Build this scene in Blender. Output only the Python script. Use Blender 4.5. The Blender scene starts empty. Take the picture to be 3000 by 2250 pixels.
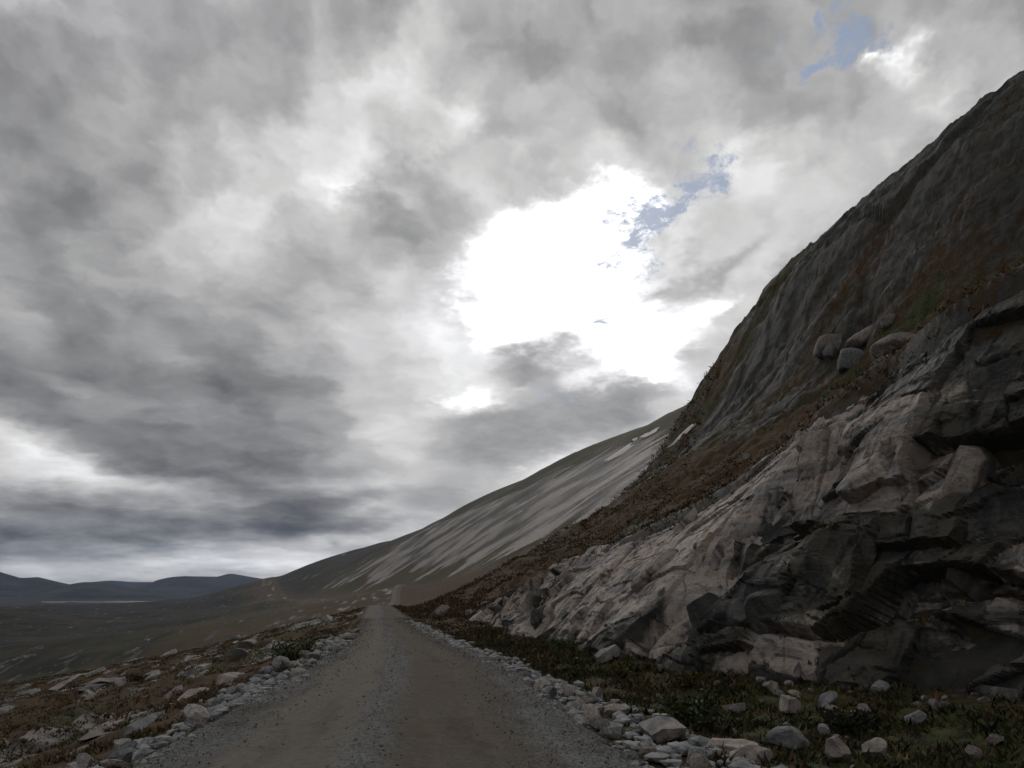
import bpy, bmesh, math, random
import numpy as np
from mathutils import Vector

# ------------------------------------------------------------------ camera, sky, sun, exposure
scn = bpy.context.scene
COL = scn.collection
PITCH = math.radians(14.1); FPX = 804.0; CAMZ = 1.6
cam = bpy.data.cameras.new('camera'); cam_o = bpy.data.objects.new('camera', cam); COL.objects.link(cam_o)
cam_o.location = (0, 0, CAMZ); cam_o.rotation_euler = (math.radians(90) + PITCH, 0, 0)
cam.sensor_width = 36; cam.lens = FPX / 1024 * 36; cam.clip_start = 0.05; cam.clip_end = 60000
scn.camera = cam_o
scn.view_settings.view_transform = 'Standard'; scn.view_settings.look = 'None'
scn.view_settings.gamma = 1; scn.view_settings.exposure = 0.0
scn.render.engine = 'CYCLES'
scn.cycles.use_denoising = True
scn.cycles.max_bounces = 4; scn.cycles.diffuse_bounces = 2; scn.cycles.volume_bounces = 1

def pix(px, py):
    """direction through a pixel given in the 2212 x 1659 view of the photograph"""
    x = px * 1024 / 2212; y = py * 1024 / 2212
    u = (x - 512) / FPX; v = (384 - y) / FPX
    return np.array([u, math.cos(PITCH) - v * math.sin(PITCH), math.sin(PITCH) + v * math.cos(PITCH)])

SUN_AZ = 5.0; SUN_EL = 27.0
world = bpy.data.worlds.new('World'); scn.world = world; world.use_nodes = True
def build_world():
    nt = world.node_tree; N = nt.nodes; L = nt.links
    N.clear()
    out = N.new('ShaderNodeOutputWorld'); bg = N.new('ShaderNodeBackground'); L.new(bg.outputs[0], out.inputs[0])
    bg.inputs['Strength'].default_value = 0.1
    def sock(v, i):
        if isinstance(v, (int, float)): i.default_value = v
        else: L.new(v, i)
    def m(op, a, b=0.0, c=0.0, clamp=False):
        n = N.new('ShaderNodeMath'); n.operation = op; n.use_clamp = clamp
        sock(a, n.inputs[0]); sock(b, n.inputs[1]); sock(c, n.inputs[2]); return n.outputs[0]
    def vm(op, a, b=None):
        n = N.new('ShaderNodeVectorMath'); n.operation = op
        L.new(a, n.inputs[0])
        if b is not None:
            if isinstance(b, tuple): n.inputs[1].default_value = b
            else: L.new(b, n.inputs[1])
        return n.outputs[0]
    def comb(a, b, c=0.0):
        n = N.new('ShaderNodeCombineXYZ'); sock(a, n.inputs[0]); sock(b, n.inputs[1]); sock(c, n.inputs[2]); return n.outputs[0]
    def noise(vec, scale, det=6, rough=.55, dist=0.0, col=False, lac=2.0):
        n = N.new('ShaderNodeTexNoise'); L.new(vec, n.inputs['Vector'])
        n.inputs['Scale'].default_value = scale; n.inputs['Detail'].default_value = det
        n.inputs['Roughness'].default_value = rough; n.inputs['Distortion'].default_value = dist; n.inputs['Lacunarity'].default_value = lac
        return n.outputs['Color'] if col else n.outputs['Fac']
    def ramp(v, a, b, lo=0.0, hi=1.0, kind='SMOOTHSTEP'):
        n = N.new('ShaderNodeMapRange'); n.interpolation_type = kind
        sock(v, n.inputs[0]); sock(a, n.inputs[1]); sock(b, n.inputs[2]); sock(lo, n.inputs[3]); sock(hi, n.inputs[4]); return n.outputs[0]
    tc = N.new('ShaderNodeTexCoord')
    d = vm('NORMALIZE', tc.outputs['Generated'])
    sp = N.new('ShaderNodeSeparateXYZ'); L.new(d, sp.inputs[0]); X, Y, Z = sp.outputs
    # stereographic chart of the whole sky about the north point on the horizon
    den = m('MAXIMUM', m('ADD', Y, 1.0), 0.03)
    S0 = comb(m('DIVIDE', X, den), m('DIVIDE', Z, den))
    # cloud deck: direction carried up to a level layer, so clouds flatten towards the horizon
    dz = m('ADD', m('ABSOLUTE', Z), 0.22)
    za = m('ABSOLUTE', Z)
    P = comb(m('MULTIPLY', m('DIVIDE', X, den), 3.0), m('MULTIPLY_ADD', m('LOGARITHM', m('ADD', za, .10), math.e), .75, m('MULTIPLY', za, 1.0)), 0.0)
    # warp the chart with billowing noise whose size shrinks towards the horizon
    def scale(v, s):
        n = N.new('ShaderNodeVectorMath'); n.operation = 'SCALE'; L.new(v, n.inputs[0]); sock(s, n.inputs['Scale']); return n.outputs[0]
    w1 = vm('SUBTRACT', noise(P, 2.0, 2, .5, col=True), (.5, .5, .5))
    w2 = vm('SUBTRACT', noise(P, 8.0, 4, .6, col=True), (.5, .5, .5))
    S = vm('ADD', S0, vm('ADD', scale(w1, m('MULTIPLY', m('ADD', za, .05), .16)), scale(w2, m('MULTIPLY', m('ADD', za, .06), .13))))
    PW = vm('ADD', P, scale(w2, .10))
    def billow(vec, scale_, det):
        n = N.new('ShaderNodeTexVoronoi'); n.feature = 'SMOOTH_F1'; n.voronoi_dimensions = '2D'; n.normalize = True; L.new(vec, n.inputs['Vector'])
        n.inputs['Scale'].default_value = scale_; n.inputs['Detail'].default_value = det; n.inputs['Roughness'].default_value = .55; n.inputs['Smoothness'].default_value = .6
        return m('SUBTRACT', 1.0, n.outputs['Distance'])
    fb = m('ADD', m('MULTIPLY', noise(PW, 3.0, 5, .55), .52), m('MULTIPLY', billow(vm('ADD', P, scale(w2, .16)), 4.6, 3), .48))
    sd = (math.sin(math.radians(SUN_AZ)) * math.cos(math.radians(SUN_EL)), math.cos(math.radians(SUN_AZ)) * math.cos(math.radians(SUN_EL)), math.sin(math.radians(SUN_EL)))
    ps = N.new('ShaderNodeCombineXYZ')
    ps.inputs[0].default_value = sd[0] / (1 + sd[1]) * 3.0; ps.inputs[1].default_value = math.log(sd[2] + .10) * .75 + sd[2]
    off = vm('NORMALIZE', vm('SUBTRACT', ps.outputs[0], P))
    sh = scale(off, .06)
    fb2 = m('ADD', m('MULTIPLY', noise(vm('ADD', PW, sh), 3.0, 5, .55), .52), m('MULTIPLY', billow(vm('ADD', vm('ADD', P, scale(w2, .16)), sh), 4.6, 2), .48))
    relief = m('SUBTRACT', fb, fb2)            # cloud that thins towards the sun shows a lit rim
    fine = noise(PW, 11.0, 5, .62)
    big = noise(P, 1.2, 3, .5)
    def st(px, py):
        v = pix(px, py); v = v / np.linalg.norm(v); return v[0] / (1 + v[1]), v[2] / (1 + v[1])
    K = 1024 / 2212 / FPX / 2 * 1.04      # chart units for one photo pixel near the middle
    def blobs(rows, start=0.0):
        acc = start
        for (cx, cy, rx, ry, rot, a) in rows:
            mp = N.new('ShaderNodeMapping'); mp.vector_type = 'TEXTURE'; L.new(S, mp.inputs[0])
            sx, sy = st(cx, cy)
            mp.inputs['Location'].default_value = (sx, sy, 0)
            mp.inputs['Rotation'].default_value = (0, 0, math.radians(rot))
            mp.inputs['Scale'].default_value = (rx * K * 1.7, ry * K * 1.7, 1)
            g = N.new('ShaderNodeTexGradient'); g.gradient_type = 'QUADRATIC_SPHERE'; L.new(mp.outputs[0], g.inputs[0])
            acc = m('MULTIPLY_ADD', g.outputs['Fac'], a, acc)
        return acc
    # soft light and dark of the thick cloud (display value), rows: centre, half axes, turn, amount
    soft = blobs([
        (-60, 330, 320, 420, 0, -.07), (330, 330, 420, 300, 20, -.03), (250, 640, 320, 180, 0, -.02),
        (500, 800, 520, 200, -12, -.11), (90, 860, 260, 110, -20, -.09), (650, 900, 330, 160, 0, -.06),
        (760, 350, 190, 110, 30, .20), (545, 430, 220, 130, 40, .19), (640, 300, 330, 150, 30, .08),
        (860, 160, 260, 140, 35, .10), (930, 225, 120, 70, -45, .14), (800, 385, 90, 30, -12, .14), (400, 520, 170, 120, 20, .05),
        (200, 560, 110, 90, 0, .09), (225, 615, 45, 50, 0, .06),
        (120, 850, 150, 55, -15, .13), (30, 900, 200, 70, -20, -.05),
        (40, 985, 210, 50, -22, .26), (250, 1050, 260, 48, -14, .26), (30, 1060, 200, 45, -5, .10),
        (400, 1010, 300, 75, 0, -.12), (250, 1130, 420, 60, 0, -.09), (560, 1135, 380, 50, 3, -.11), (30, 1165, 260, 55, 0, -.10), (720, 1095, 240, 38, 10, -.14),
        (1000, 560, 300, 330, 0, .06), (860, 480, 230, 160, 0, -.03), (770, 660, 330, 200, 0, .03), (880, 850, 300, 220, 0, .10),
        (1250, 300, 420, 170, 0, .04), (1620, 230, 330, 150, 10, .00), (1700, 340, 330, 130, 30, .06), (1750, 450, 300, 170, 35, .12),
        (2080, 210, 220, 120, 40, .12), (1960, 105, 60, 40, -20, .30), (1800, 150, 240, 90, 0, .02), (2190, 60, 150, 120, 0, -.06),
        (1250, 120, 500, 120, 0, -.01), (1590, 330, 90, 90, 0, .12), (120, 30, 120, 40, 0, .10),
        (1100, 790, 380, 260, 0, .22), (1420, 640, 400, 330, 25, .22), (1130, 1010, 330, 120, 15, .20), (900, 1010, 200, 110, 0, .06),
        (380, 1222, 720, 28, 0, .20), (1000, 880, 420, 300, 0, .05), (1300, 420, 420, 160, 0, .06), (780, 1105, 90, 22, 5, .28), (690, 1185, 160, 30, 10, .20), (480, 1215, 200, 18, 0, .10), (820, 1190, 160, 60, 15, .12),
    ], 0.680)
    V = m('ADD', soft, m('MULTIPLY', m('SUBTRACT', .57, fb), .22))
    V = m('ADD', V, m('MULTIPLY', m('SUBTRACT', fine, .5), .10))
    V = m('ADD', V, m('MULTIPLY', m('SUBTRACT', big, .5), .06))
    V = m('ADD', V, m('MULTIPLY', relief, .85))
    V = m('ADD', V, m('MULTIPLY', m('MULTIPLY', m('SUBTRACT', noise(P, 9.0, 4, .6), .5), .42), ramp(za, .22, .03)))
    # darker banks with firm lower edges, low in the west and north-west
    bank = blobs([(260, 1125, 460, 60, 2, .9), (600, 1130, 330, 44, 5, .9), (0, 1170, 220, 50, 0, .7), (400, 1015, 290, 80, 0, .8), (330, 830, 420, 120, -14, .6), (620, 860, 260, 150, 10, .5), (60, 870, 220, 70, -20, .5),
                  (830, 470, 210, 110, 0, .6), (930, 370, 90, 90, 0, .45), (1640, 250, 260, 110, 10, .4), (120, 420, 240, 240, 0, .35)])
    bk = ramp(m('ADD', bank, m('ADD', m('MULTIPLY', m('SUBTRACT', fine, .5), .7), m('MULTIPLY', m('SUBTRACT', fb, .57), .9))), .16, .52)
    V = m('ADD', V, m('MULTIPLY', bk, -.075))
    # thin bright break where the sun stands behind the deck
    gap = blobs([
        (1200, 530, 235, 130, 0, 1.2), (1140, 640, 150, 110, 0, .9), (1310, 490, 120, 90, 0, .9), (1060, 705, 90, 55, 0, .6), (1250, 660, 190, 100, 0, .9),
        (1400, 710, 170, 80, 20, .6), (1350, 790, 160, 100, 0, .7), (1430, 830, 110, 90, 30, .6), (1580, 640, 230, 46, 38, .45), (1230, 850, 80, 50, 0, .6),
        (1010, 850, 110, 40, 5, .8), (1200, 885, 60, 50, 0, .5), (1110, 1000, 200, 24, 15, .4), (1910, 100, 40, 25, 0, .5),
    ])
    gedge = m('ADD', gap, m('ADD', m('MULTIPLY', m('SUBTRACT', fine, .5), .8), m('MULTIPLY', m('SUBTRACT', .57, fb), .9)))
    gm = ramp(gedge, .12, 1.05)
    V = m('ADD', V, m('MULTIPLY', gm, .62))
    # separate grey cumulus drifting across the break
    cum = blobs([
        (1060, 940, 240, 95, 3, 1.4), (1330, 885, 190, 72, 0, 1.2), (930, 1075, 200, 62, 0, 1.0), (1150, 775, 150, 75, 0, 1.1),
        (1590, 545, 300, 75, 38, .6), (1440, 625, 150, 50, 20, .4), (860, 470, 190, 120, 0, .6), (715, 1175, 34, 30, 0, .75), (1500, 760, 90, 60, 60, .5),
    ])
    cedge = m('ADD', cum, m('ADD', m('MULTIPLY', m('SUBTRACT', fine, .5), .9), m('MULTIPLY', m('SUBTRACT', fb, .57), .9)))
    cm = ramp(cedge, .15, .70)
    tgt = m('ADD', m('MULTIPLY', ramp(cum, .2, 1.1), -.16), m('ADD', .78, m('MULTIPLY', m('SUBTRACT', fine, .5), .25)))
    V = m('ADD', m('MULTIPLY', V, m('SUBTRACT', 1.0, cm)), m('MULTIPLY', m('MINIMUM', tgt, m('ADD', V, .05)), cm))
    V = m('MAXIMUM', V, .3)
    # display value to light
    lin = m('POWER', m('MINIMUM', V, 1.25), 2.25)
    # cooler grey where the cloud is thick, neutral to faintly warm where thin
    cr = N.new('ShaderNodeValToRGB'); L.new(V, cr.inputs[0])
    e = cr.color_ramp.elements
    e[0].position = .36; e[0].color = (1, 1, 1.015, 1); e[1].position = .95; e[1].color = (1, 1, 1, 1)
    x = e.new(.55); x.color = (1, 1, 1.01, 1); x = e.new(.8); x.color = (1.01, 1.0, .99, 1)
    cool = m('MULTIPLY', ramp(noise(P, 1.1, 2, .5), .5, .7), .5)
    tint = N.new('ShaderNodeMix'); tint.data_type = 'RGBA'; L.new(cool, tint.inputs[0]); L.new(cr.outputs[0], tint.inputs[6]); tint.inputs[7].default_value = (.985, .98, 1.03, 1)
    cloud = vm('MULTIPLY', tint.outputs[2], comb(lin, lin, lin))
    cloud = scale(cloud, 10.0)
    # clear sky in the holes
    sky = N.new('ShaderNodeTexSky'); sky.sky_type = 'NISHITA'; sky.sun_disc = False
    sky.sun_elevation = math.radians(SUN_EL); sky.sun_rotation = math.radians(SUN_AZ); sky.altitude = 900; sky.air_density = 1.0; sky.dust_density = 1.5
    blue = blobs([
        (1440, 470, 200, 80, 48, 1.2), (1380, 530, 90, 50, 40, .8), (1500, 380, 90, 70, 0, .9), (1330, 706, 80, 32, 10, 1.2), (1165, 856, 60, 18, 0, .8), (1228, 885, 26, 50, 0, .8),
        (1810, 55, 140, 42, 0, 1.0), (1890, 75, 100, 26, 5, .9), (1780, 75, 90, 24, 0, .6),
    ])
    wisp = noise(PW, 21.0, 6, .75)
    bedge = m('ADD', blue, m('ADD', m('MULTIPLY', m('SUBTRACT', wisp, .53), 4.5), m('MULTIPLY', m('SUBTRACT', .57, fb), .8)))
    bm_ = m('MULTIPLY', m('MULTIPLY', ramp(bedge, .15, 1.25), ramp(blue, .02, .2)), .95)
    skyc = N.new('ShaderNodeMix'); skyc.data_type = 'RGBA'; skyc.inputs[0].default_value = .9
    L.new(sky.outputs[0], skyc.inputs[6]); skyc.inputs[7].default_value = (2.7, 3.4, 4.7, 1)
    mix = N.new('ShaderNodeMix'); mix.data_type = 'RGBA'; L.new(bm_, mix.inputs[0]); L.new(cloud, mix.inputs[6]); L.new(skyc.outputs[2], mix.inputs[7])
    L.new(mix.outputs[2], bg.inputs['Color'])
build_world()
world.cycles.sampling_method = 'MANUAL'; world.cycles.sample_map_resolution = 512

sun = bpy.data.lights.new('sun', 'SUN'); sun.energy = 0.5; sun.angle = math.radians(25); sun.color = (1, .96, .9)
sun_o = bpy.data.objects.new('sun', sun); COL.objects.link(sun_o)
a_, e_ = math.radians(SUN_AZ), math.radians(SUN_EL)
sdir = Vector((math.sin(a_) * math.cos(e_), math.cos(a_) * math.cos(e_), math.sin(e_)))
sun_o.rotation_euler = sdir.to_track_quat('Z', 'Y').to_euler()

# ------------------------------------------------------------------ noise
_rs = np.random.RandomState(7)
_perm = _rs.permutation(65536).astype(np.int64)
_g3 = _rs.normal(size=(65536, 3)); _g3 /= np.linalg.norm(_g3, axis=1)[:, None]; _g3 = _g3.astype(np.float32)
_u3 = _rs.rand(65536, 3).astype(np.float32)
def _h(i, j, k):
    return _perm[(_perm[(_perm[i & 65535] + j) & 65535] + k) & 65535]
def perlin(x, y, z):
    x = np.asarray(x, dtype=np.float64); y = np.broadcast_to(np.asarray(y, dtype=np.float64), x.shape); z = np.broadcast_to(np.asarray(z, dtype=np.float64), x.shape)
    xi = np.floor(x).astype(np.int64); yi = np.floor(y).astype(np.int64); zi = np.floor(z).astype(np.int64)
    fx = (x - xi).astype(np.float32); fy = (y - yi).astype(np.float32); fz = (z - zi).astype(np.float32)
    u = fx * fx * fx * (fx * (fx * 6 - 15) + 10); v = fy * fy * fy * (fy * (fy * 6 - 15) + 10); w = fz * fz * fz * (fz * (fz * 6 - 15) + 10)
    r = 0
    for dx in (0, 1):
        for dy in (0, 1):
            for dz in (0, 1):
                g = _g3[_h(xi + dx, yi + dy, zi + dz)]
                d = g[..., 0] * (fx - dx) + g[..., 1] * (fy - dy) + g[..., 2] * (fz - dz)
                r = r + d * (u if dx else 1 - u) * (v if dy else 1 - v) * (w if dz else 1 - w)
    return r * 1.6
def fbm(x, y, z=0.0, oct=5, gain=.5):
    a = 1.0; s = 0; f = 1.0
    for o in range(oct):
        s = s + a * perlin(x * f, y * f, z * f + o * 17.3); a *= gain; f *= 2.03
    return s
def voronoi(x, y, z):
    """nearest and second nearest distance, id of the nearest cell, offset from its centre"""
    xi = np.floor(x).astype(np.int64); yi = np.floor(y).astype(np.int64); zi = np.floor(z).astype(np.int64)
    f1 = np.full(x.shape, 9.0, np.float32); f2 = f1.copy(); idd = np.zeros(x.shape, np.int64); off = np.zeros(x.shape + (3,), np.float32)
    for dx in (-1, 0, 1):
        for dy in (-1, 0, 1):
            for dz in (-1, 0, 1):
                h = _h(xi + dx, yi + dy, zi + dz); c = _u3[h]
                ox = (x - xi - dx).astype(np.float32) - c[..., 0]; oy = (y - yi - dy).astype(np.float32) - c[..., 1]; oz = (z - zi - dz).astype(np.float32) - c[..., 2]
                dd = np.sqrt(ox * ox + oy * oy + oz * oz)
                nr = dd < f1
                f2 = np.where(nr, f1, np.minimum(f2, dd)); f1 = np.where(nr, dd, f1); idd = np.where(nr, h, idd)
                off[nr] = np.stack([ox, oy, oz], -1)[nr]
    return f1, f2, idd, off
def sstep(a, b, x):
    t = np.clip((x - a) / (b - a), 0, 1); return t * t * (3 - 2 * t)
def smooth_interp(x, xs, ys):
    """C1 monotone-ish cubic through knots, linear outside"""
    xs = np.asarray(xs, float); ys = np.asarray(ys, float); x = np.asarray(x, float)
    d = np.diff(ys) / np.diff(xs); mm = np.zeros_like(ys); mm[1:-1] = (d[:-1] + d[1:]) / 2; mm[0] = d[0]; mm[-1] = d[-1]
    sg = d[:-1] * d[1:] <= 0; mm[1:-1][sg] = 0
    i = np.clip(np.searchsorted(xs, x) - 1, 0, len(xs) - 2)
    h = xs[i + 1] - xs[i]; t = (x - xs[i]) / h; tc = np.clip(t, 0, 1)
    r = ((1 + 2 * tc) * (1 - tc) ** 2) * ys[i] + tc * (1 - tc) ** 2 * h * mm[i] + tc * tc * (3 - 2 * tc) * ys[i + 1] + tc * tc * (tc - 1) * h * mm[i + 1]
    return r + np.where(t < 0, t * h * mm[i], 0) + np.where(t > 1, (t - 1) * h * mm[i + 1], 0)

# ------------------------------------------------------------------ lie of the land
ROAD_Y = [-60, -20, 0, 8, 11, 14.3, 22, 34, 56, 85, 122, 170, 230, 300, 360, 430, 520, 700, 1000, 1600, 2600, 5000, 9000]
ROAD_X = [0, -.6, -.9, -1.15, -1.5, -1.8, -2.75, -4.7, -8.4, -13.2, -19.3, -26.5, -34, -42, -50, -56, -70, -112, -200, -400, -740, -1550, -2900]
def xroad(y): return smooth_interp(y, ROAD_Y, ROAD_X)
RZ_Y = [-60, 0, 14, 34, 56, 85, 118, 150, 220, 300, 345, 400, 450, 520, 700, 1200, 2500, 5000, 9000]
RZ_Z = [0.3, 0, 0, -.48, -.82, -.98, -1.08, -1.9, -4.2, -3.6, -.6, 2.2, 1.2, -2, -8, -18, -50, -80, -90]
def zroad(y): return smooth_interp(y, RZ_Y, RZ_Z)
def road_half(y): return smooth_interp(y, [-50, 8, 14, 30, 60, 90, 120, 400, 9000], [2.45, 2.4, 2.2, 1.95, 1.7, 1.5, 1.35, 1.5, 1.5])
BASE_Y = [-60, 0, 9, 14, 16.2, 20, 22.7, 27, 33.5, 45, 60, 85]
BASE_X = [9.2, 9.0, 8.4, 7.4, 6.1, 4.4, 2.8, 2.0, .9, -.9, -2.4, -6.4]
def xbase(y):
    y = np.asarray(y, float)
    a = smooth_interp(np.minimum(y, 85), BASE_Y, BASE_X)
    return np.where(y < 85, a, xroad(y) + smooth_interp(np.maximum(y, 85), [85, 170, 400, 9000], [6.8, 7.5, 9, 9]))
CUT_Y = [-60, 0, 10, 18, 25, 33, 45, 60, 75, 200]
CUT_H = [7, 8, 8.5, 8.2, 6.6, 5.0, 3.4, 1.9, 0, 0]
def cut_height(y): return np.maximum(smooth_interp(y, CUT_Y, CUT_H), 0)
COT_Y = [-60, 12, 18, 23, 30, 45, 60, 200]
COT_V = [.45, .45, .55, .85, 1.0, 1.0, 1.2, 1.2]
def cut_cot(y): return smooth_interp(y, COT_Y, COT_V)

FAR_Q = [0, 12, 30, 60, 110, 200, 330, 480, 700, 1100, 1800, 3000]
FAR_Z = [0, 2.6, 9.5, 28, 63, 122, 200, 275, 350, 420, 450, 450]
NEAR_Q = [0, 8, 18, 30, 40, 46, 53, 63, 78, 96, 130, 190, 300, 450, 700, 1200]
NEAR_Z = [0, 4.0, 9.5, 18.0, 26.5, 37, 50.5, 61.0, 71.0, 82.0, 101, 134, 190, 255, 315, 355]
LEFT_L = [0, 1.2, 3, 10, 30, 70, 120, 180, 260, 380, 600, 850, 1200, 1800, 3000]
LEFT_Z = [0, -.5, -1.0, -2.8, -7.2, -15, -23.5, -33, -45, -61, -82, -94, -97, -90, -60]
LEFTF_Z = [0, -.3, -.6, -1.7, -5, -12, -22, -35, -50, -72, -92, -96, -97, -98, -98]
def land(x, y, detail=True):
    x = np.asarray(x, float); y = np.asarray(y, float)
    r = np.hypot(x, y)
    zb = zroad(y); xr = xroad(y); hw = road_half(y); xb = xbase(y)
    # right-hand hillside
    d = x - xb
    H = cut_height(y); c = cut_cot(y); dtop = H * c + .6
    cosl = .955
    q = np.maximum((d - dtop) * cosl, 0)
    near = smooth_interp(q, NEAR_Q, NEAR_Z); far = smooth_interp(q, FAR_Q, FAR_Z)
    wob = perlin(q / 60, y / 90, 3.1) * 25
    wfar = sstep(140, 230, y + wob)
    hill = near * (1 - wfar) + far * wfar
    fade = sstep(3200, 8500, y)                      # the long ridge dies out to the north
    hill = hill * (1 - .93 * fade) * (1 - .38 * sstep(1700, 3300, y))
    t = np.clip((d - .8) / np.maximum(dtop - .8, .3), 0, 1)
    cut = H * np.clip(t, 0, 1) ** 1.3 - .55 * np.sin(np.pi * t)
    hill = np.where(d > 0, hill + np.where(H > .05, cut, 0), 0)
    # bench between road and foot of the rock: shallow ditch
    e = x - xr - hw
    wid = np.maximum(xb - xr - hw, .5)
    tt = np.clip(e / wid, 0, 1)
    ditch = -.42 * np.sin(np.pi * np.clip(tt * 1.05, 0, 1)) ** 1.0 * np.clip(wid / 5, .3, 1) - .12 * tt
    # left-hand slope
    l = np.maximum(-(x - xr) - hw - .1, 0)
    lf = sstep(250, 900, y)
    left = smooth_interp(l, LEFT_L, LEFT_Z) * (1 - lf) + smooth_interp(l, LEFT_L, LEFTF_Z) * lf
    z = zb + np.where(e > 0, ditch + hill, 0) + np.where(l > 0, left, 0)
    z = np.where(y > 1500, np.maximum(z, -97 + 0 * z), z)
    def hump(cx, cy, rx, ry, h): return h * np.exp(-((x - cx) / rx) ** 2 - ((y - cy) / ry) ** 2)
    z = z + np.maximum(sstep(10, 60, l), sstep(700, 1500, y)) * (hump(-800, 2950, 520, 700, 90) + hump(-850, 1000, 320, 450, 100) + hump(-1500, 2300, 300, 500, 30))
    onroad = np.clip(np.minimum(np.abs(x - xr) - hw, 8) / 1.5, 0, 1)
    if detail:
        s = r * np.where((x > xr) & (r > 35) & (r < 260), .0048, .011) + .03       # sampling pitch here
        def band(wl): return np.clip(wl / (3.0 * s) - .35, 0, 1)
        right = (e > 0)
        # large forms
        big = perlin(x / 210, y / 260, 1.7) * 9 * sstep(60, 500, r) + perlin(x / 70, y / 95, 4.2) * 2.6 * sstep(30, 200, r)
        big = big * np.where(right, sstep(6, 70, q), sstep(8, 90, l))
        # jointed rock of the big slabs: stepped sheets and broken blocks
        jm = right & (q > 16) & (r < 1500)
        gl = np.zeros_like(z)
        if jm.any():
            yy, qq, zz_, ss, wf = y[jm], q[jm], z[jm], s[jm], wfar[jm]
            up = np.hypot(qq, zz_)
            amt = sstep(18, 46, qq)
            gg = 0
            for kx, (wy, wu, am, tl) in enumerate(((19., 24., 1.3, 1.1), (7., 9., .55, .5), (2.8, 3.6, .26, .24), (1.2, 1.5, .12, .11))):
                wq = wy * (1 + 2.2 * wf); wv = wu * (1 + 2.2 * wf)
                jx = (yy + .45 * up) / wq + .5 * perlin(yy / wq / 1.7, up / wv / 1.7, kx + .5); jy = up / wv + .4 * perlin(yy / wq / 1.5, up / wv / 1.5, kx + 9.5)
                f1, f2, idd, off = voronoi(jx, jy, jx * 0 + kx * 3.3)
                u = _u3[idd]; g = _g3[idd]
                bnd = np.clip(np.minimum(wq, wv) / (2.0 * ss) - .35, 0, 1)
                gg = gg + bnd * (1 - .1 * wf) * (am * (u[..., 0] - .5) + tl * (g[..., 0] * off[..., 0] + g[..., 1] * off[..., 1]) - .35 * am * (1 - sstep(0, .07, f2 - f1)))
            gl[jm] = gg * amt
        big = big + gl
        # dipping ledges: bands that run along the strike, stepped on one side
        qa = (x * .97 + y * .2); sa = (y * .97 - x * .2)
        led = 0
        for wl, am, ln in ((9.0, .42, 6.5), (3.2, .26, 7.0), (1.3, .13, 7.0)):
            nn = perlin(qa / wl, sa / (wl * ln), z * 0 + wl) * 1.5 + .5 * perlin(qa / wl * 2.1, sa / (wl * ln) * 2.4, wl + 3.)
            nn = nn * 2.2; fr = nn - np.floor(nn)
            led = led + am * band(wl * .5) * (np.where(fr < .82, fr / .82, (1 - fr) / .18) - .5)
        lump = (perlin(x / .9, y / .9, 8.8) * .10 * band(.9) + perlin(x / .35, y / .35, 2.8) * .05 * band(.35)
                + perlin(x / 2.6, y / 2.6, 5.5) * .22 * band(2.6) + perlin(x / 8, y / 9, 9.5) * .55 * band(8))
        slopeamp = np.where(right, np.where(d > 0, sstep(0, 12, q) * 1.2 + .15, .25), sstep(.6, 8, l))
        z = z + big + onroad * (led * slopeamp + lump * np.where(right, 1.0, .75 + .25 * sstep(0, 10, l)) * np.clip(.25 + slopeamp, 0, 1.1))
    z = z - .10 * (1 - onroad)
    lk = ((x + 2650) / 300) ** 2 + ((y - 5370) / 230) ** 2
    z = np.where(y > 3000, z + (-101 - z) * (1 - sstep(.9, 3.0, lk)), z)
    return z

# ------------------------------------------------------------------ helpers
def link(name, verts, faces, mat, parent=None, attrs=None, smooth=True, kind=None):
    me = bpy.data.meshes.new(name)
    verts = np.ascontiguousarray(verts, np.float32); faces = np.ascontiguousarray(faces, np.int32)
    n = faces.shape[1]
    me.vertices.add(len(verts)); me.vertices.foreach_set('co', verts.ravel())
    me.loops.add(faces.size); me.loops.foreach_set('vertex_index', faces.ravel())
    me.polygons.add(len(faces)); me.polygons.foreach_set('loop_start', np.arange(0, faces.size, n, dtype=np.int32))
    me.polygons.foreach_set('loop_total', np.full(len(faces), n, np.int32))
    me.update(calc_edges=True)
    me.polygons.foreach_set('use_smooth', np.full(len(faces), bool(smooth)))
    for k, v in (attrs or {}).items():
        v = np.ascontiguousarray(v, np.float32)
        if v.ndim == 1:
            a = me.attributes.new(k, 'FLOAT', 'POINT'); a.data.foreach_set('value', v)
        else:
            a = me.attributes.new(k, 'FLOAT_COLOR', 'POINT')
            a.data.foreach_set('color', np.concatenate([v, np.ones((len(v), 1), np.float32)], 1).ravel())
    me.materials.append(mat)
    o = bpy.data.objects.new(name, me); COL.objects.link(o)
    if parent: o.parent = parent
    if kind: o['kind'] = kind
    return o
def tag(o, label, cat, group=None):
    o['label'] = label; o['category'] = cat
    if group: o['group'] = group
    return o
def grid_faces(nr, nc, wrap=False):
    i = np.arange(nr - 1)[:, None] * nc; j = np.arange(nc - 1)[None, :]
    a = (i + j).ravel()
    return np.stack([a, a + 1, a + 1 + nc, a + nc], 1)

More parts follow.
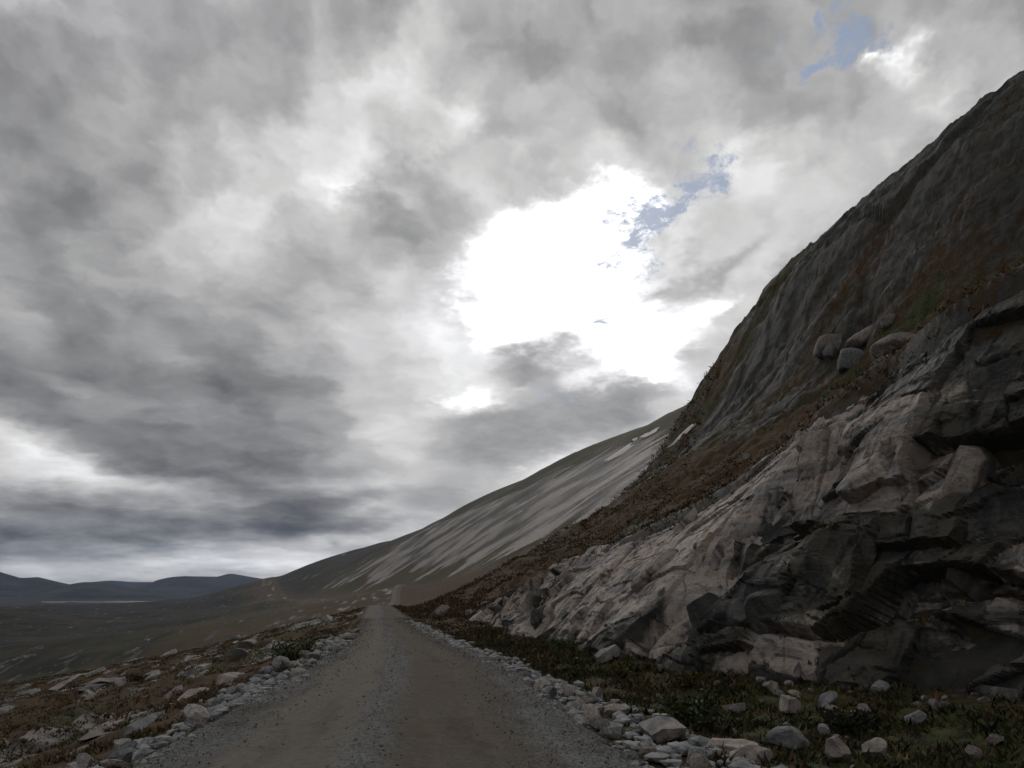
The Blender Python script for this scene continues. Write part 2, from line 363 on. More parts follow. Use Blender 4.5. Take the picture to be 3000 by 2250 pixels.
class NB:
    """small node builder for procedural materials"""
    def __init__(s, name):
        s.mat = bpy.data.materials.new(name); s.mat.use_nodes = True; s.nt = s.mat.node_tree; s.N = s.nt.nodes; s.L = s.nt.links
        s.N.clear(); s.out = s.N.new('ShaderNodeOutputMaterial'); s.bsdf = s.N.new('ShaderNodeBsdfPrincipled'); s.L.new(s.bsdf.outputs[0], s.out.inputs[0])
        s.bsdf.inputs['Specular IOR Level'].default_value = .25; s.bsdf.inputs['Roughness'].default_value = .85
        s.co = s.N.new('ShaderNodeTexCoord').outputs['Object']
    def put(s, v, i):
        if isinstance(v, (int, float)): i.default_value = v
        elif isinstance(v, tuple): i.default_value = v if len(v) == len(i.default_value) else v + (1,)
        else: s.L.new(v, i)
    def m(s, op, a, b=0.0, c=0.0, clamp=False):
        n = s.N.new('ShaderNodeMath'); n.operation = op; n.use_clamp = clamp
        s.put(a, n.inputs[0]); s.put(b, n.inputs[1]); s.put(c, n.inputs[2]); return n.outputs[0]
    def ramp(s, v, a, b, lo=0.0, hi=1.0):
        n = s.N.new('ShaderNodeMapRange'); n.interpolation_type = 'SMOOTHSTEP'
        s.put(v, n.inputs[0]); s.put(a, n.inputs[1]); s.put(b, n.inputs[2]); s.put(lo, n.inputs[3]); s.put(hi, n.inputs[4]); return n.outputs[0]
    def mapping(s, rot=(0, 0, 0), scale=(1, 1, 1), vec=None):
        n = s.N.new('ShaderNodeMapping'); s.L.new(vec or s.co, n.inputs[0]); n.inputs['Rotation'].default_value = rot; n.inputs['Scale'].default_value = scale; return n.outputs[0]
    def noise(s, scale, det=5, rough=.55, vec=None, dist=0.0):
        n = s.N.new('ShaderNodeTexNoise'); s.L.new(vec or s.co, n.inputs['Vector'])
        n.inputs['Scale'].default_value = scale; n.inputs['Detail'].default_value = det; n.inputs['Roughness'].default_value = rough; n.inputs['Distortion'].default_value = dist
        return n.outputs['Fac']
    def vor(s, scale, vec=None, out='Color', feat='F1', rnd=1.0):
        n = s.N.new('ShaderNodeTexVoronoi'); n.feature = feat; s.L.new(vec or s.co, n.inputs['Vector']); n.inputs['Scale'].default_value = scale; n.inputs['Randomness'].default_value = rnd
        return n.outputs[out]
    def mix(s, f, a, b, mode='MIX'):
        n = s.N.new('ShaderNodeMix'); n.data_type = 'RGBA'; n.blend_type = mode
        s.put(f, n.inputs[0]); s.put(a, n.inputs[6]); s.put(b, n.inputs[7]); return n.outputs[2]
    def attr(s, name, out='Fac'):
        n = s.N.new('ShaderNodeAttribute'); n.attribute_name = name; return n.outputs[out]
    def objrand(s):
        return s.N.new('ShaderNodeObjectInfo').outputs['Random']
    def sep(s, c, i):
        n = s.N.new('ShaderNodeSeparateColor'); s.L.new(c, n.inputs[0]); return n.outputs[i]
    def bump(s, h, strength=.5, dist=.1, normal=None):
        n = s.N.new('ShaderNodeBump'); s.put(h, n.inputs['Height']); n.inputs['Strength'].default_value = strength; n.inputs['Distance'].default_value = dist
        if normal: s.L.new(normal, n.inputs['Normal'])
        return n.outputs[0]
    def done(s, col, normal=None, rough=None, spec=None):
        s.put(col, s.bsdf.inputs['Base Color'])
        if normal: s.L.new(normal, s.bsdf.inputs['Normal'])
        if rough is not None: s.put(rough, s.bsdf.inputs['Roughness'])
        if spec is not None: s.put(spec, s.bsdf.inputs['Specular IOR Level'])
        return s.mat

def rock_colour(b, pale, dk=1.0, lt=1.0):
    """grey gneiss with rusty and pink bands; pale = 0 dark weathered .. 1 fresh"""
    band = b.mapping((0, math.radians(45), math.radians(12)), (.35, .18, 2.2))
    n1 = b.noise(1.1, 6, .6, band); n2 = b.noise(.9, 7, .62); n3 = b.noise(7, 6, .65); n4 = b.noise(38, 3, .6); n5 = b.noise(.33, 4, .5)
    dark = b.mix(b.ramp(n2, .36, .62), tuple(a * dk for a in (.022, .022, .023)), tuple(a * dk for a in (.082, .080, .075)))
    dark = b.mix(b.ramp(b.noise(.23, 6, .65), .47, .62, 0, .8), dark, tuple(a * (.4 + .6 * dk) for a in (.044, .040, .025)))
    dark = b.mix(b.ramp(n1, .52, .68, 0, .6), dark, tuple(a * dk for a in (.135, .118, .102)))
    light = b.mix(b.ramp(n2, .3, .7), tuple(a * lt for a in (.215, .178, .152)), tuple(a * lt for a in (.30, .256, .226)))
    light = b.mix(b.ramp(n1, .42, .62, 0, .75), light, (.135, .137, .138))
    light = b.mix(b.ramp(n5, .54, .68, 0, .6), light, (.24, .175, .125))
    p = b.m('ADD', pale, b.m('ADD', b.m('MULTIPLY', b.m('SUBTRACT', n3, .5), .55), b.m('MULTIPLY', b.m('SUBTRACT', n2, .5), .6)))
    c = b.mix(b.ramp(p, .32, .62), dark, light)
    c = b.mix(b.ramp(b.noise(3.1, 5, .7), .56, .68, 0, .45), c, (.085, .085, .045))      # lichen
    c = b.mix(b.m('MULTIPLY', b.ramp(n4, .35, .75), .5), c, b.mix(1.0, c, (1.5, 1.5, 1.5), 'MULTIPLY'))
    return c, n3, n4
def mat_terrain():
    b = NB('heath_and_rock')
    rock = b.attr('rock'); pale = b.attr('pale'); scrub_shade = b.attr('scrub_shade'); green = b.attr('green')
    rc, n3, n4 = rock_colour(b, pale, .48)
    a1 = b.noise(.21, 5, .6); a2 = b.noise(.9, 6, .62); a3 = b.noise(4.0, 5, .65); a4 = b.noise(.07, 5, .6); a5 = b.noise(17, 3, .6)
    heath = b.mix(b.ramp(a2, .36, .64), (.030, .019, .008), (.080, .040, .015))
    heath = b.mix(b.m('MULTIPLY', b.ramp(a3, .5, .68), .7), heath, (.078, .054, .026))
    gf = b.m('ADD', b.m('ADD', green, b.m('MULTIPLY', b.m('SUBTRACT', a1, .5), 1.1)), b.m('MULTIPLY', b.m('SUBTRACT', a2, .5), 1.0))
    heath = b.mix(b.ramp(gf, .38, .62), heath, b.mix(b.ramp(a3, .35, .65), (.016, .022, .008), (.060, .068, .020)))
    heath = b.mix(b.m('MULTIPLY', b.ramp(a5, .56, .72), .5), heath, (.12, .085, .04))
    far = b.mix(b.ramp(b.noise(.03, 6, .62), .4, .62), (.006, .007, .004), (.026, .022, .011))  # dark scrub colour, with the valley's cloud shadow painted into it
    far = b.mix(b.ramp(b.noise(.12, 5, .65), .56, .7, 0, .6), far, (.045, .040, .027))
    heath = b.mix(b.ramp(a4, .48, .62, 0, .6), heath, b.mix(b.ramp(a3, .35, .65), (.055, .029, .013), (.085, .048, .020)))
    heath = b.mix(scrub_shade, heath, far)
    rf = b.m('ADD', rock, b.m('ADD', b.m('MULTIPLY', b.m('SUBTRACT', a3, .5), .7), b.m('MULTIPLY', b.m('SUBTRACT', a2, .5), .9)))
    mask = b.ramp(rf, .44, .58)
    col = b.mix(mask, heath, rc)
    h = b.m('ADD', b.m('MULTIPLY', b.m('ADD', a3, b.m('MULTIPLY', a5, .4)), b.m('SUBTRACT', 1.2, mask)), b.m('MULTIPLY', b.m('ADD', n3, b.m('MULTIPLY', n4, .3)), mask))
    return b.done(col, b.bump(h, .8, .12), b.m('SUBTRACT', .95, b.m('MULTIPLY', mask, .25)), .2)
MAT_LAND = mat_terrain()
def mat_cliff():
    b = NB('fractured_rock')
    pale = b.attr('pale'); moss = b.attr('moss')
    c, n3, n4 = rock_colour(b, pale, .85, 1.22)
    a2 = b.noise(2.2, 6, .65); a3 = b.noise(9, 4, .65)
    mm = b.ramp(b.m('ADD', moss, b.m('MULTIPLY', b.m('SUBTRACT', a2, .5), 1.3)), .45, .62)
    veg = b.mix(b.ramp(a3, .35, .65), (.020, .018, .010), (.055, .040, .020))
    c = b.mix(mm, c, veg)
    stain = b.noise(1.0, 5, .6, b.mapping((0, math.radians(-20), 0), (1.6, 1.3, .22)))
    c = b.mix(b.ramp(stain, .53, .66, 0, .8), c, (.016, .016, .017))
    str_ = b.noise(6, 6, .6, b.mapping((0, math.radians(45), math.radians(12)), (.6, .3, 3.5)))
    h = b.m('ADD', b.m('ADD', n3, b.m('MULTIPLY', n4, .25)), b.m('MULTIPLY', str_, .3))
    return b.done(c, b.bump(h, .9, .09), b.ramp(n3, .3, .7, .55, .85), .3)
MAT_CLIFF = mat_cliff()
def mat_stone(name, pale_lo, pale_hi):
    b = NB(name)
    r = b.objrand()
    n1 = b.noise(5, 6, .65); n2 = b.noise(1.6, 4, .6); n3 = b.noise(40, 3, .6)
    grey = b.mix(b.ramp(n1, .35, .65), (.105, .11, .115), (.235, .237, .235))
    warm = b.mix(b.ramp(n1, .35, .65), (.15, .122, .105), (.31, .27, .245))
    c = b.mix(b.ramp(b.m('ADD', b.m('MULTIPLY', r, .7), b.m('MULTIPLY', n2, .6)), .5, .8), grey, warm)
    v = b.m('ADD', pale_lo, b.m('MULTIPLY', b.m('FRACT', b.m('MULTIPLY', r, 7.31)), pale_hi - pale_lo))
    vv = b.N.new('ShaderNodeCombineXYZ')
    for i in range(3): b.put(v, vv.inputs[i])
    c = b.mix(1.0, c, vv.outputs[0], 'MULTIPLY')
    c = b.mix(b.ramp(b.noise(9, 4, .7), .58, .7, 0, .5), c, (.07, .07, .04))
    return b.done(c, b.bump(b.m('ADD', n1, b.m('MULTIPLY', n3, .4)), .7, .03), .8, .25)
MAT_STONE = mat_stone('pale_rubble', .8, 1.4)
MAT_LEDGE = mat_stone('ledge_rock', .5, .8)
MAT_BOULDER = mat_stone('weathered_boulder', .7, .95)

# ------------------------------------------------------------------ the ground, one continuous sheet cut into three named pieces
LIDX = {}
def build_land():
    az = np.concatenate([np.arange(-180, -44, 4.0), np.arange(-44, -37, .8), np.arange(-37, 41.01, .155), np.arange(41.8, 60, .8), np.arange(60, 180.1, 4.0)])
    az[-1] = 180.0
    r = [1.2]
    while r[-1] < 16000:
        q = r[-1]; r.append(q * (1.0125 if q < 35 else 1.0046 if q < 230 else 1.0105 if q < 500 else 1.014 if q < 3000 else 1.03))
    r = np.array(r)
    R, A = np.meshgrid(r, np.radians(az), indexing='ij')
    x = R * np.sin(A); y = R * np.cos(A)
    z = land(x, y)
    nr, nc = x.shape
    V = np.stack([x, y, z], -1).reshape(-1, 3)
    xr = xroad(y); hw = road_half(y); xb = xbase(y); e = x - xr - hw; l = -(x - xr) - hw; d = x - xb
    qa = (x * .97 + y * .2); sa = (y * .97 - x * .2)
    H = cut_height(y); q = np.maximum(d - H * cut_cot(y), 0)
    n1 = fbm(qa / 3.0, sa / 17, 2.2, 4); n2 = fbm(qa / 14, sa / 70, 5.2, 4); n3 = fbm(x / 1.5, y / 1.5, 1.2, 3)
    zz = z - zroad(y)
    # down-slope streaks on the big slabs
    n4 = fbm(y / 16 + zz * .02, (q + zz) / 160, 7.7, 4); n5 = fbm(y / 60, q / 50, 3.3, 4)
    wfar = sstep(140, 230, y)
    rock_r_far = .20 + .62 * sstep(55, 90, q + 30 * n5) * (1 - sstep(150, 240, q - .06 * y + 70 * n5)) * sstep(170, 330, y) * (1 - sstep(1300, 2300, y)) + .22 * n4 + .25 * n5
    rock_r_near = .30 + .34 * sstep(30, 52, q + 14 * n5) + .35 * n4 + .30 * n2 + .35 * n5
    rock_r = rock_r_near * (1 - wfar) + rock_r_far * wfar
    rock_r = rock_r + .16 * (1 - sstep(4, 14, q)) * (1 - sstep(40, 60, y))
    rock_r = np.where(d < 0, .12, rock_r)
    n6 = fbm(qa / 11, sa / 75, 8.2, 4)
    rock_l = .26 + .55 * n1 + .28 * n2 - .16 * sstep(25, 80, l) + .46 * n6 * sstep(15, 60, l)
    rock = np.where(e > 0, rock_r, rock_l)
    rock = np.where(np.minimum(np.abs(e), np.abs(l)) < .6, .3, rock)
    pale_r = (-.12 + .22 * n4 + .15 * n2 + .1 * n5) * (1 - wfar) + wfar * (.46 + .16 * n4 + .40 * n5)
    pale = np.where(e > 0, pale_r, .52 + .4 * n3 - .28 * sstep(15, 60, l))
    scrub_shade = np.where(e > 0, sstep(1500, 2600, y) * .8, sstep(45, 150, l + 45 * n2))  # where scrub grows; also darkens the valley as painted cloud shadow
    n7 = fbm(qa / 6, sa / 14, 4.4, 3)
    green = np.where(e > 0, np.where(d < 0, .62 - .3 * sstep(35, 60, y), .34 + .25 * n2 + .25 * sstep(25, 60, q) + .22 * (1 - sstep(6, 18, q)) * (1 - sstep(35, 60, y))), .40 + .3 * sstep(30, 140, l) + .40 * n7)
    attrs = {'rock': rock.ravel(), 'pale': pale.ravel(), 'scrub_shade': scrub_shade.ravel(), 'green': green.ravel()}
    F = grid_faces(nr, nc)
    cx = x.ravel()[F].mean(1); cy = y.ravel()[F].mean(1)
    side = cx - xroad(cy)
    sel = np.where(side > 0, 0, np.where(-side > 230, 2, 1))
    for k, nm in enumerate(('hillside', 'moorland_slope', 'valley_floor')):
        f = F[sel == k]; used, inv = np.unique(f, return_inverse=True)
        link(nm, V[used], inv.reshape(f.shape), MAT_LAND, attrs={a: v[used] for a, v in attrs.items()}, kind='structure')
build_land()

# ------------------------------------------------------------------ gravel road
def mat_road():
    b = NB('gravel_road')
    ac = b.attr('across'); al = b.attr('along')
    wob = b.m('MULTIPLY', b.m('SUBTRACT', b.noise(.16, 3, .5), .5), 1.0)
    a = b.m('ADD', ac, wob)
    a = b.m('ADD', a, b.m('MULTIPLY', b.m('SUBTRACT', b.noise(2.2, 4, .6), .5), .5))
    def track(c, w, soft):
        return b.ramp(b.m('ABSOLUTE', b.m('SUBTRACT', a, c)), w + soft, w)
    t1 = track(-1.05, .42, .35); t2 = track(.62, .40, .45); crown = track(-.22, .24, .30)
    n1 = b.noise(.7, 5, .6); n2 = b.noise(9, 5, .65)
    g = b.vor(38, out='Color'); gd = b.vor(38, out='Distance'); g2 = b.vor(95, out='Color')
    gv = b.sep(g, 0); gv2 = b.sep(g2, 0)
    loose = b.mix(b.m('ADD', b.m('MULTIPLY', gv, .6), b.m('MULTIPLY', gv2, .4)), (.055, .058, .058), (.27, .275, .27))
    brown = b.mix(b.m('ADD', b.m('MULTIPLY', gv, .5), b.m('MULTIPLY', gv2, .5)), (.050, .044, .039), (.185, .168, .150))
    packed = b.mix(b.ramp(n2, .3, .7), (.125, .110, .096), (.160, .142, .124))
    packed2 = b.mix(b.ramp(n2, .3, .7), (.090, .075, .057), (.120, .101, .076))
    edge = b.ramp(b.m('ABSOLUTE', a), 1.25, 1.9)
    greyf = b.m('MAXIMUM', b.m('MULTIPLY', crown, b.ramp(n1, .3, .6, .35, .9)), b.m('MULTIPLY', edge, b.ramp(n1, .35, .6)))
    c = b.mix(greyf, brown, loose)
    c = b.mix(b.m('MULTIPLY', t1, b.ramp(n1, .2, .5, .75, 1.0)), c, packed)
    c = b.mix(b.m('MULTIPLY', t2, b.ramp(n1, .25, .6, .35, .9)), c, packed2)
    rv = b.N.new('ShaderNodeCombineXYZ'); b.put(b.m('MULTIPLY', a, 2.6), rv.inputs[0]); b.put(b.m('MULTIPLY', al, .16), rv.inputs[1])
    streak = b.noise(1.0, 5, .6, rv.outputs[0])
    c = b.mix(b.ramp(streak, .52, .66, 0, .5), c, b.mix(1.0, c, (.6, .58, .56), 'MULTIPLY'))
    c = b.mix(b.ramp(streak, .46, .34, 0, .4), c, b.mix(1.0, c, (1.35, 1.33, 1.3), 'MULTIPLY'))
    dk = b.ramp(b.noise(1.3, 5, .65), .55, .72, 0, .3)
    c = b.mix(dk, c, (.045, .037, .031))
    tt = b.m('MAXIMUM', t1, b.m('MULTIPLY', t2, .7))
    hgt = b.m('MULTIPLY', b.m('SUBTRACT', 1.0, b.m('MULTIPLY', tt, .8)), b.m('ADD', gd, b.m('MULTIPLY', gv2, .35)))
    hgt = b.m('ADD', hgt, b.m('MULTIPLY', n2, .4))
    return b.done(c, b.bump(hgt, .8, .025), .95, .05)
MAT_ROAD = mat_road()
def road_surface(y, a):
    """height of the road surface at distance a (m) right of its centre line"""
    n = lambda f, s: perlin(a / f, y / (f * 3), s)
    crown = .05 * (1 - (a / 2.4) ** 2)
    ruts = -.035 * np.exp(-((a + 1.05) / .38) ** 2) - .03 * np.exp(-((a - .62) / .4) ** 2) + .02 * np.exp(-((a + .22) / .22) ** 2)
    return zroad(y) + crown + ruts + .012 * n(.5, 3.) + .006 * perlin(a / .11, y / .11, 1.)
def build_road():
    ys = [-40.0]
    while ys[-1] < 455: ys.append(ys[-1] + max(.06, abs(ys[-1]) * .009 if ys[-1] > 0 else 1.0))
    ys = np.array(ys); t = np.linspace(-1, 1, 61)
    Y, T = np.meshgrid(ys, t, indexing='ij')
    hw = road_half(Y) + .25 + .22 * perlin(Y / 1.7, T * 0 + np.sign(T) * 3, 2.) + .10 * perlin(Y / .5, np.sign(T) * 5, 2.)
    slope = (xroad(Y + .5) - xroad(Y - .5)); ca = 1 / np.sqrt(1 + slope ** 2); sa = slope * ca
    a = T * hw
    y = Y - a * sa; x = xroad(Y) + a * ca
    z = road_surface(Y, a)
    z = z - .12 * sstep(.86, 1.0, np.abs(T)) - (.04 * sstep(.3, 1, np.abs(T)))
    V = np.stack([x, y, z], -1).reshape(-1, 3)
    link('road', V, grid_faces(*x.shape), MAT_ROAD, attrs={'across': a.ravel(), 'along': Y.ravel()}, kind='structure')
build_road()

# ------------------------------------------------------------------ finding places
def hit(px, py, rmax=4000):
    """where a line of sight through the photograph meets the ground"""
    d = pix(px, py); d = d / np.hypot(d[0], d[1])
    r = np.exp(np.linspace(math.log(5), math.log(rmax), 3000))
    x = d[0] * r; y = d[1] * r; zr = CAMZ + d[2] * r
    below = land(x, y) > zr
    i = int(np.argmax(below)) if below.any() else len(r) - 1
    return np.array([x[i], y[i], zr[i]])
def ground(x, y): return float(land(np.array([x]), np.array([y]))[0])
def project(P):
    c, s = math.cos(PITCH), math.sin(PITCH)
    x, y, z = P[..., 0], P[..., 1], P[..., 2] - CAMZ
    f = np.maximum(y * c + z * s, .01); u = -y * s + z * c
    return (512 + FPX * x / f) * 2212 / 1024, (384 - FPX * u / f) * 2212 / 1024, f

# ------------------------------------------------------------------ rock shapes
_ico = {}
def ico(n):
    if n not in _ico:
        bm = bmesh.new(); bmesh.ops.create_icosphere(bm, subdivisions=n, radius=1.0)
        _ico[n] = (np.array([v.co[:] for v in bm.verts]), np.array([[v.index for v in f.verts] for f in bm.faces])); bm.free()
    return _ico[n]
def rock_shape(seed, n=3, planes=13, lo=.42, hi=.85, dims=(1, 1, 1), rough=.035, boxy=.5, soft=0.0):
    """a sphere split along random joint planes: flat broken faces, sharp edges, then weathered"""
    rs = np.random.RandomState(seed); v, f = ico(n); v = v.copy()
    axes = np.eye(3)
    for k in range(planes):
        if rs.rand() < boxy: nrm = axes[rs.randint(3)] * rs.choice([-1, 1]) + rs.normal(size=3) * .22
        else: nrm = rs.normal(size=3)
        nrm /= np.linalg.norm(nrm); dd = rs.uniform(lo, hi)
        over = np.maximum(v @ nrm - dd, 0)
        v -= over[:, None] * nrm * (1 - soft)
    w = v * np.array(dims)
    sc = max(dims)
    dn = fbm(w[:, 0] * 2.2 / sc + seed, w[:, 1] * 2.2 / sc, w[:, 2] * 2.2 / sc, 4)
    dirn = v / np.maximum(np.linalg.norm(v, axis=1), .2)[:, None]
    return w + dirn * (dn * rough * sc)[:, None], f
def mesh_of(name, v, f, mat, attrs=None, smooth=False):
    o = link(name, v, f, mat, attrs=attrs, smooth=smooth); me = o.data; bpy.data.objects.remove(o); return me
def put(name, me, loc, rot=(0, 0, 0), scale=(1, 1, 1), parent=None):
    o = bpy.data.objects.new(name, me); COL.objects.link(o); o.location = tuple(float(a) for a in loc); o.rotation_euler = tuple(float(a) for a in rot); o.scale = tuple(float(a) for a in scale)
    if parent: o.parent = parent
    return o

# ------------------------------------------------------------------ blasted rock face beside the road
CLIFF = {}
def build_cliff():
    ys = [3.0]
    while ys[-1] < 80: ys.append(ys[-1] + max(.045, ys[-1] * .0024))
    ys = np.array(ys); t = np.linspace(-.10, 1.0, 250)
    Y, T = np.meshgrid(ys, t, indexing='ij')
    H = cut_height(Y) + .5; c = cut_cot(Y)
    zg = zroad(Y) - .35
    h = T * H * 1.08
    lean = c * (h + .25 * np.clip(h, 0, None) * (h / np.maximum(H, .3) - .6))
    lean = lean + .55 * (1 - sstep(17, 22, Y)) * np.maximum(T - .5, 0) ** 2 * H
    x = xbase(Y) + .15 + lean + .9 * sstep(.9, 1.0, T) * c
    z = zg + h - .5 * sstep(.93, 1.0, T)
    P = np.stack([x, Y, z], -1)
    du = np.gradient(P, axis=0); dv = np.gradient(P, axis=1)
    nrm = np.cross(du, dv); nrm /= np.linalg.norm(nrm, axis=-1, keepdims=True)
    nrm[nrm[..., 0] > 0] *= -1
    # smooth the push direction a little towards the road
    nrm = nrm * .6 + np.array([-.75, -.35, .25]) * .4; nrm /= np.linalg.norm(nrm, axis=-1, keepdims=True)
    # bedding frame: sheets dip towards the road
    dip = math.radians(43); stk = np.array([-.22, .975, 0]); upd = np.array([math.cos(dip), .22 * math.cos(dip), math.sin(dip)]); nb = np.cross(upd, stk); nb /= np.linalg.norm(nb)
    if nb[2] < 0: nb = -nb
    wp = P + .10 * np.stack([fbm(P[..., 0] / 1.6, Y / 1.6, z / 1.6, 3), fbm(P[..., 0] / 1.6 + 9, Y / 1.6, z / 1.6, 3), fbm(P[..., 0] / 1.6, Y / 1.6 + 9, z / 1.6, 3)], -1)
    B = wp @ nb; S = wp @ stk; U = wp @ upd
    slab = sstep(20.5, 23.5, Y - .25 * (h - 2)) * (1 - sstep(38, 44, Y)) * sstep(.02, .22, T + .06 * perlin(Y / 1.1, z / 1.1, 2.))   # smooth bedding slab
    slab = np.maximum(slab, .9 * (1 - sstep(18.5, 21, Y)) * sstep(.52, .68, T + .05 * perlin(Y / 1.4, z / 1.4, 5.)))
    up = (1 - sstep(18.5, 21, Y)) * sstep(.52, .68, T)
    low = (1 - sstep(.25, .55, T)) * (1 - sstep(21.5, 24, Y) * (1 - sstep(33, 37, Y)))
    disp = 0; tone = 0
    def joints(wb, ws, wu, sd):
        # three joint sets cut the rock into blocks; every bed is cut at its own places
        b_ = B / wb + .35 * perlin(S / (ws * 2.1), U / (wu * 2.1), sd); bi = np.floor(b_).astype(np.int64)
        s_ = S / ws + 7.0 * _u3[_h(bi, bi * 0 + int(sd * 10), bi * 0)][..., 0] + .25 * (B / wb) + .3 * perlin(U / wu, B / wb, sd + 2.); si = np.floor(s_).astype(np.int64)
        u_ = U / wu + 7.0 * _u3[_h(bi, si, bi * 0 + int(sd * 10))][..., 1] + .2 * s_ + .25 * perlin(S / ws, B / wb, sd + 4.); ui = np.floor(u_).astype(np.int64)
        fb_, fs_, fu_ = b_ - bi, s_ - si, u_ - ui
        edge = np.minimum(np.minimum(np.minimum(fb_, 1 - fb_) * wb, np.minimum(fs_, 1 - fs_) * ws), np.minimum(fu_, 1 - fu_) * wu)
        return _h(bi, si, ui), fb_ - .5, fs_ - .5, fu_ - .5, edge
    for k, (wb, wsk, wu, am, tl, cd, cw) in enumerate(((2.0, 3.7, 3.1, .95, .90, .38, .06), (.85, 1.7, 1.4, .28, .40, .14, .03), (.26, .62, .5, .07, .10, .03, .02))):
        i, fb_, fs_, fu_, edge = joints(wb, wsk, wu, 1.3 + 2.7 * k)
        u = _u3[i]; g = _g3[i]; kk = 1 - slab * (.80, .78, .66)[k]
        act = sstep(.25, .45, u[..., 2]) if k else 1.0           # some blocks stay whole
        disp = disp + (am * (u[..., 0] - .5) + tl * (g[..., 0] * fb_ + g[..., 1] * fs_ + g[..., 2] * fu_)) * kk * act
        disp = disp - cd * (1 - sstep(0, cw, edge)) * (1 - .6 * slab) * act
        tone = tone + (u[..., 1] - .5) * (.85, .65, .30)[k]
    disp = disp + .5 * perlin(Y / 4.2, z / 3.0, 6.6) * (1 - .7 * slab) - .5 * low * sstep(.0, .5, perlin(Y / 2.6, z / 2.2, 1.4) + .1) * (1 - sstep(40, 50, Y))
    # thin beds: each sheet stands a little proud of or behind the next
    for wl, am in ((.42, .05), (.15, .018)):
        bi = np.floor(B / wl + .4 * fbm(S / 2.5, U / 2.5, wl, 3)).astype(np.int64); seg = np.floor(S / (wl * 5) + 3 * _u3[bi & 65535][..., 2]).astype(np.int64)
        disp = disp + am * (_u3[_h(bi, seg, bi * 0 + 5)][..., 0] - .5) * (1 - .35 * slab)
    disp = disp + .025 * fbm(P[..., 0] / .35, Y / .35, z / .35, 4)
    damp = sstep(-.1, .04, T) * (1 - .75 * sstep(.90, .99, T)) * (1 - .6 * sstep(45, 75, Y))
    P = P + nrm * (disp * damp)[..., None]
    sp = .45 + tone - .28 * (1 - sstep(.45, .7, T)) * sstep(18, 19.5, Y) * (1 - sstep(21.5, 23, Y)) + (.58 * slab) * (1 - up) - .15 * up - .22 * low * (1 - sstep(40, 46, Y)) - .12 * (1 - sstep(17, 22, Y)) * sstep(.55, .9, T) + .15 * sstep(38, 46, Y)
    # ledges that face the sky carry moss and heather
    du = np.gradient(P, axis=0); dv = np.gradient(P, axis=1); n2 = np.cross(du, dv); n2 /= np.maximum(np.linalg.norm(n2, axis=-1, keepdims=True), 1e-9); n2[n2[..., 0] > 0] *= -1
    moss = .06 + .40 * sstep(.82, .98, n2[..., 2]) * (1 - .5 * slab) + .65 * sstep(.90, 1.0, T + .05 * perlin(Y / .8, z / .8, 3.)) - .1 * slab
    o = link('cliff', P.reshape(-1, 3), grid_faces(*x.shape), MAT_CLIFF, attrs={'pale': sp.ravel(), 'moss': moss.ravel()}, smooth=False, kind='structure')
    CLIFF['moss'] = moss; CLIFF['P'] = P; CLIFF['o'] = o; CLIFF['px'], CLIFF['py'], CLIFF['f'] = project(P); CLIFF['nb'] = nb; CLIFF['stk'] = stk; CLIFF['upd'] = upd
build_cliff()
def on_cliff(px, py):
    d2 = (CLIFF['px'] - px) ** 2 + (CLIFF['py'] - py) ** 2
    cand = d2 < 64
    if not cand.any(): i = np.argmin(d2)
    else: i = np.argmin(np.where(cand, CLIFF['f'], 9e9))
    return CLIFF['P'].reshape(-1, 3)[i]
def face_basis(yaw, pitch):
    return (math.radians(pitch), 0, math.radians(yaw))
def cliff_block(seed, px, py, w, d, h, rot, tone, sink=.80, n=4, boxy=.45):
    p = on_cliff(px, py); v = p - np.array([0, 0, CAMZ]); v = v / np.linalg.norm(v)
    vs, f = rock_shape(seed, n, 16, .45, .9, (w / 2, d / 2, h / 2), .03, boxy)
    pl = {'pink': .55, 'grey': .36, 'dark': .2, 'pale': .75}[tone]
    me = mesh_of('rock_block', vs, f, MAT_CLIFF, attrs={'pale': np.full(len(vs), pl), 'moss': np.full(len(vs), .05)})
    return put('rock_block', me, p + v * sink * d / 2 * 1.0, [math.radians(a) for a in rot], parent=CLIFF['o'])
for row in (
    (11, 1900, 1062, 2.3, 1.8, 1.35, (0, -22, -35), 'pink'), (12, 2105, 1045, 1.5, 1.5, 2.3, (8, 28, -30), 'pink'), (13, 1695, 1165, 1.9, 1.5, 1.9, (0, -30, -30), 'grey'),
    
    (19, 2120, 1260, 1.6, 1.2, 1.8, (0, 30, -30), 'dark'),
    (20, 1840, 1190, 1.1, 1.0, 1.1, (0, -10, -30), 'dark'), (21, 1650, 1330, 1.5, 1.1, 1.2, (0, -35, -30), 'dark'), (22, 1560, 1200, 1.5, .9, 1.0, (0, -38, -25), 'pink'),
    (23, 1480, 1130, 2.2, .8, .9, (0, -43, -14), 'pale'), (24, 1400, 1250, 2.4, .7, .8, (0, -45, -14), 'pale'), (25, 1300, 1330, 2.2, .7, .8, (0, -45, -14), 'pink'), (26, 1990, 1310, 1.0, .7, .9, (0, 35, -25), 'grey'),
    (28, 1755, 1270, 1.2, .8, .6, (0, -12, -30), 'grey'), (30, 1520, 1330, 1.4, 1.0, 1.3, (0, -30, -30), 'dark'),
    (31, 1210, 1265, 2.6, 1.2, 1.0, (0, -38, -14), 'pale'), (32, 1120, 1310, 2.6, 1.0, .9, (0, -42, -14), 'pink'), (33, 1165, 1340, 2.0, 1.0, 1.6, (0, -30, -14), 'dark'), (34, 1250, 1330, 1.5, .8, 1.0, (0, -42, -14), 'pink')):
    cliff_block(*row)

